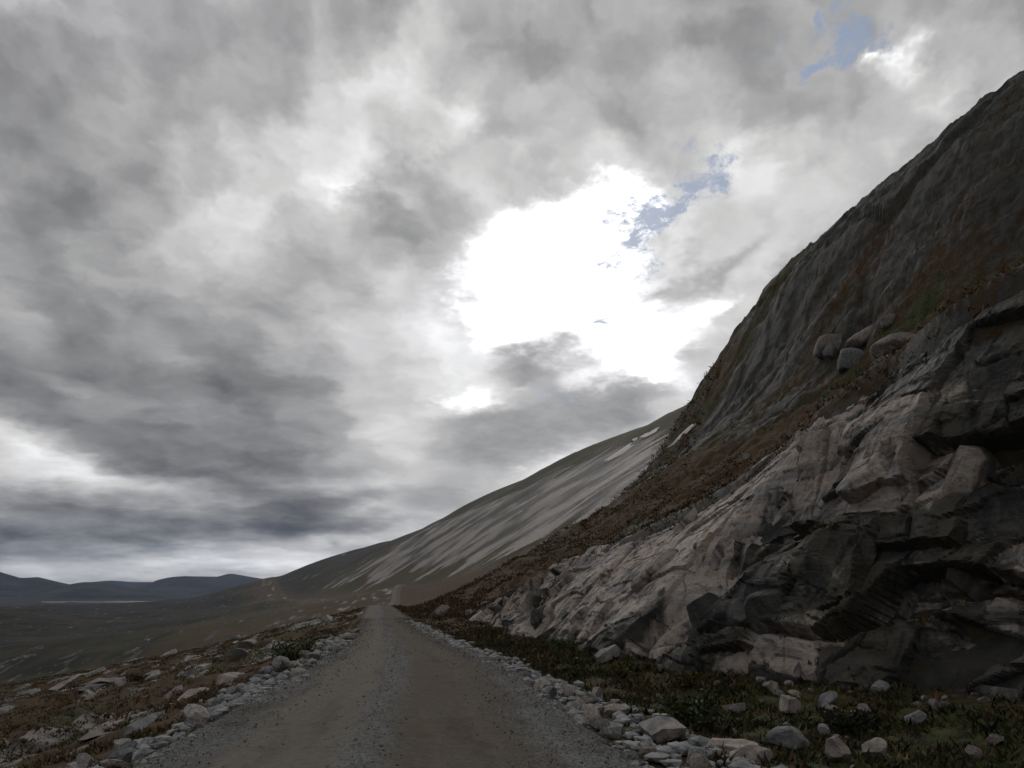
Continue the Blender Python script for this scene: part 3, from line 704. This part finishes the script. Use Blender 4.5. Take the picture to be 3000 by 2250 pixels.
# ------------------------------------------------------------------ loose stones
STONES = [mesh_of('rubble_stone', *rock_shape(100 + k, 2 if k % 3 else 3, 12, .40, .85, (1, .62 + .25 * (k % 3) / 2, .40 + .2 * (k % 4) / 3), .04, .35), MAT_STONE) for k in range(14)]
rng = random.Random(5)
def scatter(n, ymin, ymax, emin, emax, smin, smax, label, group, side, bias=1.6, name='rubble_stone', pile=0.0, grow=0.0):
    done = []
    tries = 0
    while len(done) < n and tries < n * 40:
        tries += 1
        y = ymin + (ymax - ymin) * rng.random() ** bias
        s = smin + (smax - smin) * rng.random() ** 2
        s *= 1 + grow * (y - ymin) / (ymax - ymin)
        e = emin + (emax - emin) * rng.random()
        x = float(xroad(y)) + side * (float(road_half(y)) + e)
        if any((x - a) ** 2 + (y - b) ** 2 < (.55 * (s + c)) ** 2 for a, b, c in done): continue
        done.append((x, y, s))
        o = put(name, rng.choice(STONES), (x, y, ground(x, y) + .18 * s + pile * rng.random() * s), (rng.uniform(-.5, .5), rng.uniform(-.5, .5), rng.uniform(0, 6.28)), (s / 2 * 1.15,) * 3)
        if callable(label): tag(o, *label(y))
        else: tag(o, label, 'stone', group)
def row_label(y):
    if y < 11: return 'pale angular stone in the nearest stretch of the right rubble row, by the bottom edge', 'stone', 'nearest rubble right of the road'
    if y < 16: return 'pale angular stone in the right rubble row where the grassy ditch is widest', 'stone', 'rubble beside the wide ditch'
    return 'pale angular stone in the right rubble row below the pale sloping rock sheet', 'stone', 'rubble below the pale rock sheet'
scatter(130, 8.0, 30, -.10, 1.15, .15, .42, row_label, None, 1, 1.3, pile=.2)
scatter(35, 30, 62, -.1, .8, .22, .55, 'small far stone in the rubble row where the right road edge nears the bend', 'far rubble right of the road', 1, 1.2)
scatter(82, 16, 42, -.15, 1.7, .22, .55, 'pale angular stone in the heap spilling off the left road shoulder', 'stone heap left of the road', -1, 1.0, pile=.35)
scatter(26, 7.4, 10.8, .0, 1.5, .18, .5, 'grey angular stone in the rubble at the bottom left corner of the view', 'rubble in the bottom left corner', -1, 1.0, pile=.2)
scatter(62, 9.0, 26, 1.2, 6.0, .09, .30, 'small stone lying loose in the green ditch below the rock face', 'loose stones in the ditch', 1, 1.2, name='ditch_stone')

scatter(36, 12.5, 20, 4.4, 7.2, .15, .5, 'angular stone fallen in the grass at the foot of the dark rock face', 'fallen blocks under the rock face', 1, 1.0, name='fallen_block')
def small_rubble(seed):
    r_ = np.random.RandomState(seed); VV = []; FF = []; TT = []; n0 = 0
    base = [rock_shape(600 + k, 1, 7, .5, .9, (1, .75, .55), .03, .3) for k in range(8)]
    for side, n, y0, y1, e0, e1, bias in ((1, 1500, 7.5, 60, -.3, 1.4, 1.7), (-1, 560, 15, 44, -.3, 1.9, 1.2), (-1, 160, 7, 11, -.1, 1.7, 1.0), (-1, 120, 11, 16, -.2, .5, 1.0)):
        y = y0 + (y1 - y0) * r_.rand(n) ** bias; x = xroad(y) + side * (road_half(y) + r_.uniform(e0, e1, n)); s = (.03 + .10 * r_.rand(n) ** 2) * (1 + y / 40); z = land(x, y)
        for i in range(n):
            v, f = base[r_.randint(8)]; a = r_.uniform(0, 6.28); ca, sa = math.cos(a), math.sin(a)
            w = v * s[i] * r_.uniform(.7, 1.2, 3); w = np.stack([w[:, 0] * ca - w[:, 1] * sa, w[:, 0] * sa + w[:, 1] * ca, w[:, 2]], 1) + np.array([x[i], y[i], z[i] + .3 * s[i]])
            VV.append(w); FF.append(f + n0); n0 += len(v)
    o = link('small_rubble', np.concatenate(VV), np.concatenate(FF), MAT_STONE, smooth=False, kind='stuff')
    o['label'] = 'small pale stone chips filling the rubble strips along both road edges'; o['category'] = 'rubble'
small_rubble(9)
def unique_stone(seed, px, py, dims, rot, label, mat=None, name='boulder', sink=.12, n=4, **kw):
    p = hit(px, py); dims = tuple(a * (.85 if p[1] < 20 else 1) for a in dims); v, f = rock_shape(seed, n, 14, .45, .9, tuple(a / 2 for a in dims), kw.pop('rough', .03), kw.pop('boxy', .35), kw.pop('soft', 0))
    me = mesh_of(name, v, f, mat or MAT_STONE, smooth=kw.get('smooth', False))
    o = put(name, me, (p[0], p[1], ground(p[0], p[1]) + dims[2] * (.5 - sink)), [math.radians(a) for a in rot])
    return tag(o, label, 'rock')
unique_stone(201, 1430, 1600, (.85, .6, .38), (8, -12, 20), 'large flat white and grey rock at the front of the right rubble row')
unique_stone(202, 1707, 1618, (.82, .5, .36), (0, 0, 5), 'long pale boulder lying in the ditch grass near the bottom edge')
unique_stone(203, 1707, 1545, (.52, .45, .50), (10, 15, 40), 'pinkish pointed rock standing in the ditch grass below the cliff')
unique_stone(204, 1673, 1502, (.30, .2, .42), (0, -18, 10), 'small upright pointed stone behind the pinkish pointed rock')
unique_stone(205, 1583, 1545, (.78, .45, .30), (0, -8, 15), 'pale elongated rock at the edge of the ditch grass')
unique_stone(206, 1779, 1586, (.30, .22, .22), (0, 5, -20), 'small white egg shaped stone alone in the dark grass', n=3, boxy=.1)
unique_stone(207, 1783, 1524, (.62, .3, .25), (0, -28, 10), 'narrow pink stone half buried in grass right of the pointed rock')
unique_stone(208, 1587, 1634, (.75, .55, .25), (5, 4, -10), 'blue grey flat slab by the bottom edge in the rubble row')
unique_stone(209, 1622, 1658, (.62, .45, .35), (0, 0, 30), 'whitish stone cut by the bottom edge of the view right of the road')
unique_stone(210, 1815, 1645, (.45, .4, .36), (0, 10, 30), 'rounded blue grey stone by the bottom edge in the grass')
unique_stone(211, 1890, 1640, (.50, .4, .36), (0, -15, 60), 'rough pale stone right of the rounded blue grey stone')
unique_stone(212, 1722, 1478, (.28, .2, .55), (0, 14, 20), 'left one of two upright grey slabs leaning at the cliff foot')
unique_stone(213, 1748, 1482, (.40, .25, .60), (0, -16, 0), 'right one of two upright grey slabs leaning at the cliff foot')
unique_stone(214, 1312, 1432, (.85, .4, .55), (0, -38, 10), 'pale slanted slab stone at the foot of the pale rock sheet')
unique_stone(215, 952, 1335, (2.1, 1.5, 1.3), (0, -8, 20), 'yellowish boulder beside the small scree where the road bends', name='boulder')
unique_stone(216, 700, 1400, (.9, .6, .5), (0, 0, 30), 'biggest pale block in the stone heap on the left shoulder')
unique_stone(217, 1420, 1425, (.9, .45, .35), (0, -20, 0), 'pinkish flat stone beside the ditch below the dark overhang')
# boulders on the slope above
def slope_boulder(seed, px, py, dims, rot, label, soft=.0):
    p = hit(px, py, 400); v, f = rock_shape(seed, 4, 12, .55, .95, tuple(a / 2 for a in dims), .05, .25, .25)
    me = mesh_of('boulder', v, f, MAT_BOULDER, smooth=True)
    o = put('boulder', me, (p[0], p[1], ground(p[0], p[1]) + dims[2] * .10), [math.radians(a) for a in rot]); tag(o, label, 'boulder'); return p
SB = ((301, 1795, 742, 95, 55, (0, -10, 0), 'biggest rounded boulder of the cluster above the rock face'),
      (302, 1838, 778, 85, 58, (0, -5, 20), 'pale boulder in front of the biggest rounded boulder'),
      (303, 1795, 768, 42, 40, (0, 0, 50), 'small pale boulder wedged left of the pale boulder'),
      (304, 1868, 728, 90, 40, (0, -30, 0), 'dark slanting slab boulder behind the boulder cluster'),
      (305, 1935, 745, 120, 50, (0, -22, 0), 'long grey boulder right of the boulder cluster'),
      (307, 1920, 700, 45, 30, (0, -10, 0), 'small dark boulder above the long grey boulder'),
      (308, 2143, 828, 28, 26, (0, -40, 0), 'pale pointed stone perched on the dark upper rock face'),
      (309, 2080, 886, 32, 22, (0, -30, 0), 'yellowish stone perched on the dark rock face'),
      (310, 1985, 868, 36, 22, (0, -20, 0), 'flat brownish stone perched left of the yellowish stone'))
for seed, px, py, w, h, rot, label in SB:
    p = hit(px, py, 400); dist = float(np.linalg.norm(p)); k = dist / FPX * 1024 / 2212
    slope_boulder(seed, px, py + h * .2, (w * k * .9, w * k * .7, h * k * 1.0), rot, label)

SLOPE = [mesh_of('slope_stone', *rock_shape(500 + k, 2, 11, .45, .9, (1, .7, .5), .04, .3), MAT_BOULDER) for k in range(6)]
for k in range(34):
    y = 18 + 75 * rng.random() ** 1.4; x = float(xbase(y)) + float(cut_height(y) * cut_cot(y)) + 2 + 30 * rng.random(); s = rng.uniform(.25, .7) * (1 + y / 70)
    o = put('slope_stone', rng.choice(SLOPE), (x, y, ground(x, y) + .05 * s), (rng.uniform(-.5, .5), rng.uniform(-.6, .2), rng.uniform(0, 6.28)), (s / 2,) * 3)
    tag(o, 'grey stone lying in the brown heather on the slope above the rock face', 'stone', 'stones on the slope above the rock face')
# rock ledges that break the heath on the left slope
LEDGE = [mesh_of('rock_ledge', *rock_shape(400 + k, 4, 14, .45, .92, (1, .12 + .05 * (k % 3), .09), .016, .4), MAT_LEDGE) for k in range(7)]
cnt = 0
while cnt < 150:
    y = 9 + 150 * rng.random() ** 1.7; l = 1.6 + (8 + y * .75) * rng.random()
    x = float(xroad(y)) - float(road_half(y)) - l
    s = rng.uniform(.7, 2.2) * (.45 + y / 32)
    yaw = math.radians(rng.uniform(99, 110)); zc = ground(x, y)
    dx, dy = math.cos(yaw), math.sin(yaw)
    za, zb_ = ground(x + dx * s * .6, y + dy * s * .6), ground(x - dx * s * .6, y - dy * s * .6)
    pit = -math.atan2(za - zb_, 1.2 * s)
    o = put('rock_ledge', rng.choice(LEDGE), (x, y, (zc + za + zb_) / 3 - .015 * s), (rng.uniform(-.25, .1), pit, yaw), (s * 1.5, s, s * rng.uniform(.8, 1.4)))
    tag(o, 'long low pale rock ledge breaking through the heath on the left slope', 'rock ledge', 'rock ledges on the left slope'); cnt += 1

# ------------------------------------------------------------------ low vegetation
def mat_veg():
    b = NB('dry_grass_and_heather'); t = b.attr('tint', 'Color')
    return b.done(b.mix(b.ramp(b.noise(9, 3, .6), .3, .7, 0, .35), t, b.mix(1.0, t, (.5, .5, .5), 'MULTIPLY')), None, .8, .15)
MAT_VEG = mat_veg()
PAL = {'rust': (.105, .050, .022), 'olive': (.070, .062, .022), 'green': (.040, .055, .018), 'dark': (.022, .026, .012), 'straw': (.19, .145, .068), 'brown': (.060, .036, .018)}
def tufts(name, x, y, hgt, nb, cols, probs, seed, wid=.05, spread=.10, z=None, lean=.55):
    """many small clumps of blades and twigs standing on the ground, one mass"""
    rs = np.random.RandomState(seed); n = len(x)
    z = land(x, y) if z is None else z
    x = np.repeat(x, nb); y = np.repeat(y, nb); z = np.repeat(z, nb); h = np.repeat(hgt, nb) * rs.uniform(.35, 1.15, n * nb)
    pal = np.array([PAL[c] for c in cols])[rs.choice(len(cols), n, p=probs)] * rs.uniform(.65, 1.35, (n, 1))
    pal = np.repeat(pal, nb, 0) * rs.uniform(.7, 1.3, (n * nb, 1))
    hh = np.repeat(hgt, nb)
    bx = x + rs.normal(size=n * nb) * spread * hh / .2; by = y + rs.normal(size=n * nb) * spread * hh / .2
    a = rs.uniform(0, 2 * np.pi, n * nb); lx = rs.normal(size=n * nb) * lean * h; ly = rs.normal(size=n * nb) * lean * h
    w = wid * hh * rs.uniform(.6, 1.4, n * nb) / .2
    p0 = np.stack([bx - np.cos(a) * w, by - np.sin(a) * w, z - .03], 1); p1 = np.stack([bx + np.cos(a) * w, by + np.sin(a) * w, z - .03], 1); p2 = np.stack([bx + lx, by + ly, z + h], 1)
    V = np.stack([p0, p1, p2], 1).reshape(-1, 3); F = np.arange(len(V)).reshape(-1, 3)
    return link(name, V, F, MAT_VEG, attrs={'tint': np.repeat(pal, 3, 0)}, smooth=False, kind='stuff')
rs = np.random.RandomState(21)
def left_points(n, ymin, ymax, lmax_k, clump):
    y = ymin + (ymax - ymin) * rs.rand(n) ** 1.7; l = .9 + (5 + y * lmax_k) * rs.rand(n)
    x = xroad(y) - road_half(y) - l
    keep = fbm(x / 1.6, y / 2.2, 3.3, 3) + rs.normal(size=n) * .15 > clump
    return x[keep], y[keep]
x, y = left_points(52000, 8, 150, .9, .0)
o = tufts('heather', x, y, .04 + .0014 * np.hypot(x, y), 7, ['rust', 'olive', 'green', 'brown', 'straw'], [.30, .26, .14, .26, .04], 1, .07, .26, lean=1.1)
o['label'] = 'rust brown and olive heather covering the left slope'; o['category'] = 'heather'
def ditch_points(n):
    y = 7 + 45 * rs.rand(n) ** 1.6; a = xroad(y) + road_half(y); b = xbase(y)
    t = rs.rand(n); x = a + .9 + (b - a - .1) * t
    keep = fbm(x / 1.1, y / 1.3, 9.3, 3) + rs.normal(size=n) * .2 > -.15
    return x[keep], y[keep]
x, y = ditch_points(22000)
o = tufts('ditch_grass', x, y, .04 + .0012 * np.hypot(x, y) + .09 * rs.rand(len(x)) ** 4, 9, ['green', 'dark', 'olive', 'brown', 'straw', 'rust'], [.22, .30, .18, .18, .03, .09], 2, .05, .24, lean=.9)
o['label'] = 'dark green grass and plants in the ditch below the rock face'; o['category'] = 'grass'
y = 8 + 60 * rs.rand(5200) ** 1.6; sd = np.where(rs.rand(5200) < .65, 1, -1); x = xroad(y) + sd * (road_half(y) + .05 + rs.normal(size=5200) * .22)
kp = fbm(y / 2.2, sd * 4., 2., 3) > -.05; x, y = x[kp], y[kp]
o = tufts('verge_grass', x, y, .035 + .002 * np.hypot(x, y), 8, ['straw', 'olive', 'brown', 'rust'], [.3, .3, .25, .15], 3, .014)
o['label'] = 'short yellowish grass along both gravel road edges'; o['category'] = 'grass'
y = 12 + 200 * rs.rand(26000) ** 1.3; q = (30 + 25 * sstep(90, 150, y)) * rs.rand(26000) ** 1.5; x = xbase(y) + cut_height(y) * cut_cot(y) - .8 + q
kp = fbm(x / 3, y / 4, 6.6, 3) + rs.normal(size=len(x)) * .15 > -.05; x, y = x[kp], y[kp]
o = tufts('hill_heather', x, y, .06 + .0018 * np.hypot(x, y), 6, ['rust', 'brown', 'olive', 'dark', 'straw'], [.28, .34, .18, .16, .04], 4, .07, .26, lean=1.1)
o['label'] = 'rust brown heather covering the slope above the rock face'; o['category'] = 'heather'

y = 40 + 190 * rs.rand(9000) ** 1.2; a = xroad(y) + road_half(y) + .9; x = a + (xbase(y) + 3 - a) * rs.rand(9000)
kp = fbm(x / 2, y / 3, 1.6, 3) + rs.normal(size=len(x)) * .15 > -.2; x, y = x[kp], y[kp]
o = tufts('bench_heather', x, y, .05 + .0017 * np.hypot(x, y), 6, ['rust', 'brown', 'olive', 'dark', 'straw'], [.22, .32, .24, .18, .04], 8, .07, .26, lean=1.1)
o['label'] = 'brown and olive heather between the far road bend and the slope'; o['category'] = 'heather'
cp = CLIFF['P'].reshape(-1, 3)[rs.choice(CLIFF['moss'].size, 7000, p=(np.clip(CLIFF['moss'].ravel() - .3, 0, .4) ** 2) / np.sum(np.clip(CLIFF['moss'].ravel() - .3, 0, .4) ** 2))]
o = tufts('ledge_heather', cp[:, 0], cp[:, 1], .05 + .002 * np.hypot(cp[:, 0], cp[:, 1]), 7, ['rust', 'brown', 'olive', 'dark', 'straw'], [.26, .34, .2, .16, .04], 6, .06, .2, cp[:, 2] - .02)
o['label'] = 'brown heather growing along the ledges and top of the rock face'; o['category'] = 'heather'
# willow bushes
def bush(px, py, w, h, label, seed, nleaf=900, tint='green'):
    p = hit(px, py); r_ = np.random.RandomState(seed); z0 = ground(p[0], p[1])
    e = bpy.data.objects.new('willow_bush', None); COL.objects.link(e); e.location = (p[0], p[1], z0)
    tag(e, label, 'bush', 'low willow bushes')
    v = []; f = []
    tips = []
    for k in range(14):
        a = r_.uniform(0, 6.28); rr = r_.uniform(.15, .5) * w; tip = np.array([math.cos(a) * rr, math.sin(a) * rr, h * r_.uniform(.5, .95)]); base = np.array([math.cos(a) * .08 * w, math.sin(a) * .08 * w, -.05])
        tips.append((base, tip)); i0 = len(v); sd = np.array([-math.sin(a), math.cos(a), 0]) * .012 * (1 + h)
        up = np.array([math.cos(a), math.sin(a), 0]) * .012 * (1 + h)
        for q_, s_ in ((base, 1), (tip, .35)): v += [q_ + sd * s_, q_ - sd * .6 * s_ + up * s_, q_ - sd * .6 * s_ - up * s_]
        for j in range(3): f.append([i0 + j, i0 + (j + 1) % 3, i0 + 3 + (j + 1) % 3, i0 + 3 + j])
    link('stem', np.array(v), np.array(f), MAT_VEG, e, {'tint': np.tile(np.array([[.05, .038, .026]]), (len(v), 1))}, False)
    c = np.array([tips[i][0] + (tips[i][1] - tips[i][0]) * t for i, t in zip(r_.randint(14, size=nleaf), r_.uniform(.25, 1.1, nleaf))]) + r_.normal(size=(nleaf, 3)) * np.array([.10 * w, .10 * w, .08 * h])
    c[:, 2] = np.maximum(c[:, 2], .02)
    d1 = r_.normal(size=(nleaf, 3)); d1 /= np.linalg.norm(d1, axis=1)[:, None]; d2 = np.cross(d1, r_.normal(size=(nleaf, 3))); d2 /= np.linalg.norm(d2, axis=1)[:, None]
    ls = (.045 + .03 * r_.rand(nleaf, 1)) * (.6 + .5 * h)
    V = np.stack([c - d1 * ls, c + d2 * ls * .45, c + d1 * ls, c - d2 * ls * .45], 1).reshape(-1, 3)
    t = np.array(PAL[tint]) * r_.uniform(.6, 1.5, (nleaf, 1))
    link('foliage', V, np.arange(len(V)).reshape(-1, 4), MAT_VEG, e, {'tint': np.repeat(t, 4, 0)}, False)
bush(640, 1432, 1.7, .75, 'round green willow bush on the slope beside the left stone heap', 1)
bush(695, 1398, 1.3, .55, 'smaller dark willow bush behind the round green one at the stone heap', 2, 700, 'dark')
bush(305, 1470, 2.2, .55, 'low spreading dark bush between ledges on the left slope', 3, 900, 'dark')
bush(1497, 1575, .7, .45, 'leafy green plant among the front stones of the right rubble row', 4, 500)
bush(1480, 1490, .6, .40, 'pale leaved plant in the ditch behind the right rubble row', 5, 400, 'olive')
bush(1225, 1405, 1.2, .4, 'dark green low bush in the ditch under the pale rock sheet', 6, 600)
bush(1830, 1590, 1.0, .4, 'dark low bush in the grass right of the white egg shaped stone', 7, 600, 'dark')

# loose gravel lying on the road
def gravel(n, seed):
    r_ = np.random.RandomState(seed)
    y = 6.5 + 60 * r_.rand(n) ** 2.2; a = r_.normal(size=n) * .5 - .22
    side = r_.rand(n); hw = road_half(y)
    a = np.where(side < .12, r_.normal(size=n) * .22 - .22, np.where(side < .62, hw - np.abs(r_.normal(size=n)) * .55, -hw + np.abs(r_.normal(size=n)) * .45))
    slope = (xroad(y + .5) - xroad(y - .5)); x = xroad(y) + a / np.sqrt(1 + slope ** 2)
    z = road_surface(y, a)
    s = (.004 + .011 * r_.rand(n) ** 2) * (1 + y / 30)
    o8 = np.array([[1, 0, 0], [-1, 0, 0], [0, 1, 0], [0, -1, 0], [0, 0, .7], [0, 0, -.7]], float); f8 = np.array([[0, 2, 4], [2, 1, 4], [1, 3, 4], [3, 0, 4], [2, 0, 5], [1, 2, 5], [3, 1, 5], [0, 3, 5]])
    V = o8[None] * s[:, None, None] * r_.uniform(.55, 1.3, (n, 6, 1)) ; ang = r_.uniform(0, 6.28, n); c, sn = np.cos(ang)[:, None], np.sin(ang)[:, None]
    V = np.stack([V[..., 0] * c - V[..., 1] * sn, V[..., 0] * sn + V[..., 1] * c, V[..., 2]], -1) + np.stack([x, y, z + s * .25], 1)[:, None]
    F = f8[None] + (np.arange(n) * 6)[:, None, None]
    g = r_.uniform(.05, .26, (n, 1)); t = g * np.where(r_.rand(n, 1) < .5, np.array([[1, .99, .98]]), np.array([[1.05, .9, .78]]))
    o = link('gravel', V.reshape(-1, 3), F.reshape(-1, 3), MAT_VEG, attrs={'tint': np.repeat(t, 6, 0)}, smooth=False, kind='stuff')
    o['label'] = 'loose grey gravel scattered over the road crown and edges'; o['category'] = 'gravel'
gravel(13000, 3)

# ------------------------------------------------------------------ far country
def mat_far():
    b = NB('far_fell'); n = b.noise(.0022, 7, .6); n2 = b.noise(.012, 5, .6)
    c = b.mix(b.ramp(n, .4, .62), (.018, .019, .016), (.048, .043, .034))
    return b.done(b.mix(b.ramp(n2, .5, .7, 0, .5), c, (.07, .066, .058)), None, .95, .1)
MAT_FAR = mat_far()
def src(px, py): return px * 2212 / 3000, py * 2212 / 3000
def mountain(label, D, pts, depth, seed):
    """fell with a ridge line through the given directions at distance D"""
    az = []; el = []
    for p in pts:
        d = pix(*src(*p)); az.append(math.degrees(math.atan2(d[0], d[1]))); el.append(d[2] / math.hypot(d[0], d[1]))
    az = np.array(az); el = np.array(el)
    a = np.linspace(az[0], az[-1], 160); ridge = smooth_interp(a, az, el) * D + CAMZ + 95
    v = np.linspace(-1, 1, 41)
    A, Vv = np.meshgrid(np.radians(a), v, indexing='ij'); Rg = np.repeat(ridge[:, None], 41, 1)
    endf = np.minimum(sstep(0, .10, np.linspace(0, 1, 160)) + .25, sstep(0, .10, 1 - np.linspace(0, 1, 160)) + .25)[:, None]
    r = D + Vv * depth
    z = -99 + Rg * (1 - np.abs(Vv) ** 1.6)
    x = r * np.sin(A); y = r * np.cos(A)
    z = z + fbm(x / 900 + seed, y / 900, 1., 5) * 26 * (1 - np.abs(Vv)) * np.abs(Vv) ** .5 * 2
    o = link('distant_mountain', np.stack([x, y, z], -1).reshape(-1, 3), grid_faces(*x.shape), MAT_FAR, kind='structure')
    o['label'] = label
    return D
mountain('far pale blue plateau between the two nearer fells', 15000, [(120, 1722), (200, 1712), (275, 1705), (325, 1701), (390, 1704), (460, 1705), (560, 1712), (640, 1722)], 1500, 3)
mountain('blue fell with flat top, rounded summit and snow patch on the horizon', 12500, [(400, 1728), (430, 1714), (452, 1703), (506, 1690), (560, 1688), (633, 1689), (655, 1684), (676, 1680), (705, 1684), (740, 1690), (796, 1699), (860, 1712), (930, 1728)], 1800, 4)
mountain('dark blue fell at the left edge of the horizon', 10500, [(-260, 1690), (-150, 1660), (-60, 1660), (0, 1676), (40, 1687), (61, 1692), (108, 1690), (140, 1697), (163, 1703), (202, 1711), (260, 1724), (330, 1740)], 1500, 5)
mountain('low dark fell in front of the lake shore', 8800, [(60, 1745), (130, 1726), (202, 1711), (253, 1704), (290, 1706), (311, 1710), (344, 1718), (423, 1727), (520, 1738), (620, 1748)], 1100, 6)
def mat_water():
    b = NB('lake_water'); return b.done((.03, .035, .045), b.bump(b.noise(.05, 3, .5), .15, .5), .12, .5)
MAT_WATER = mat_water()
th = np.linspace(0, 2 * np.pi, 65)[:-1]
rw = 1 + .12 * np.sin(3 * th + 1) + .07 * np.sin(5 * th)
lv = np.concatenate([[[-2650, 5370, -97.5]], np.stack([-2650 + 430 * rw * np.cos(th), 5370 + 330 * rw * np.sin(th), np.full(64, -97.5)], 1)])
link('lake', lv, np.array([[0, 1 + i, 1 + (i + 1) % 64] for i in range(64)]), MAT_WATER, kind='structure')
# snow and pale bare patches
def mat_snow():
    b = NB('old_snow'); n = b.noise(.6, 5, .6); return b.done(b.mix(n, (.42, .39, .36), (.62, .60, .58)), None, .8, .2)
MAT_SNOW = mat_snow()
def snow(pts, label, seed, rmax=4000, up=.35):
    """a patch of old snow lying on the slope, outlined by sight lines to its edge"""
    n = len(pts); P = [hit(*p, rmax) for p in pts]
    r0 = float(np.median([np.hypot(p[0], p[1]) for p in P]))
    c = np.mean(P, 0); V = [c]; ring = []
    for ring_s, lift in ((.55, 1.0), (1.0, -.2)):
        for p in P:
            q_ = c + (np.array(p) - c) * ring_s; V.append(np.array([q_[0], q_[1], 0]) + np.array([0, 0, ground(q_[0], q_[1]) + up * lift]))
    V[0] = np.array([c[0], c[1], ground(c[0], c[1]) + up * 1.1])
    F = []
    for i in range(n):
        j = (i + 1) % n; F.append([0, 1 + i, 1 + j]); F.append([1 + i, 1 + n + i, 1 + n + j]); F.append([1 + i, 1 + n + j, 1 + j])
    o = link('snow_patch', np.array(V), np.array(F), MAT_SNOW, smooth=True); tag(o, label, 'snow', 'pale patches high on the hillside')
snow([(1300, 998), (1330, 978), (1362, 957), (1372, 960), (1345, 980), (1312, 997)], 'longest pale patch slanting down the hillside below the skyline', 1)
snow([(1380, 945), (1405, 930), (1425, 922), (1418, 932), (1395, 945)], 'upper pale patch just below the skyline', 2)
snow([(1365, 950), (1378, 944), (1376, 950), (1368, 953)], 'tiny pale patch between two longer ones under the skyline', 3)
snow([(1440, 968), (1462, 948), (1500, 912), (1503, 916), (1466, 953), (1445, 968)], 'thin pale streak on the slope right of the other pale patches', 4, 600, .2)

# ------------------------------------------------------------------ air
def haze():
    m = bpy.data.materials.new('haze'); m.use_nodes = True; nt = m.node_tree; nt.nodes.clear()
    out = nt.nodes.new('ShaderNodeOutputMaterial'); pv = nt.nodes.new('ShaderNodeVolumePrincipled'); nt.links.new(pv.outputs[0], out.inputs['Volume'])
    pv.inputs['Color'].default_value = (.46, .63, 1.0, 1); pv.inputs['Density'].default_value = 1.9e-5; pv.inputs['Anisotropy'].default_value = .2
    a = 18500; z0, z1 = -200, 780
    V = np.array([[sx * a, sy * a, z] for z in (z0, z1) for sy in (-1, 1) for sx in (-1, 1)], float)
    F = np.array([[0, 2, 3, 1], [4, 5, 7, 6], [0, 1, 5, 4], [2, 6, 7, 3], [0, 4, 6, 2], [1, 3, 7, 5]])
    link('haze', V, F, m, smooth=False, kind='stuff')
haze()
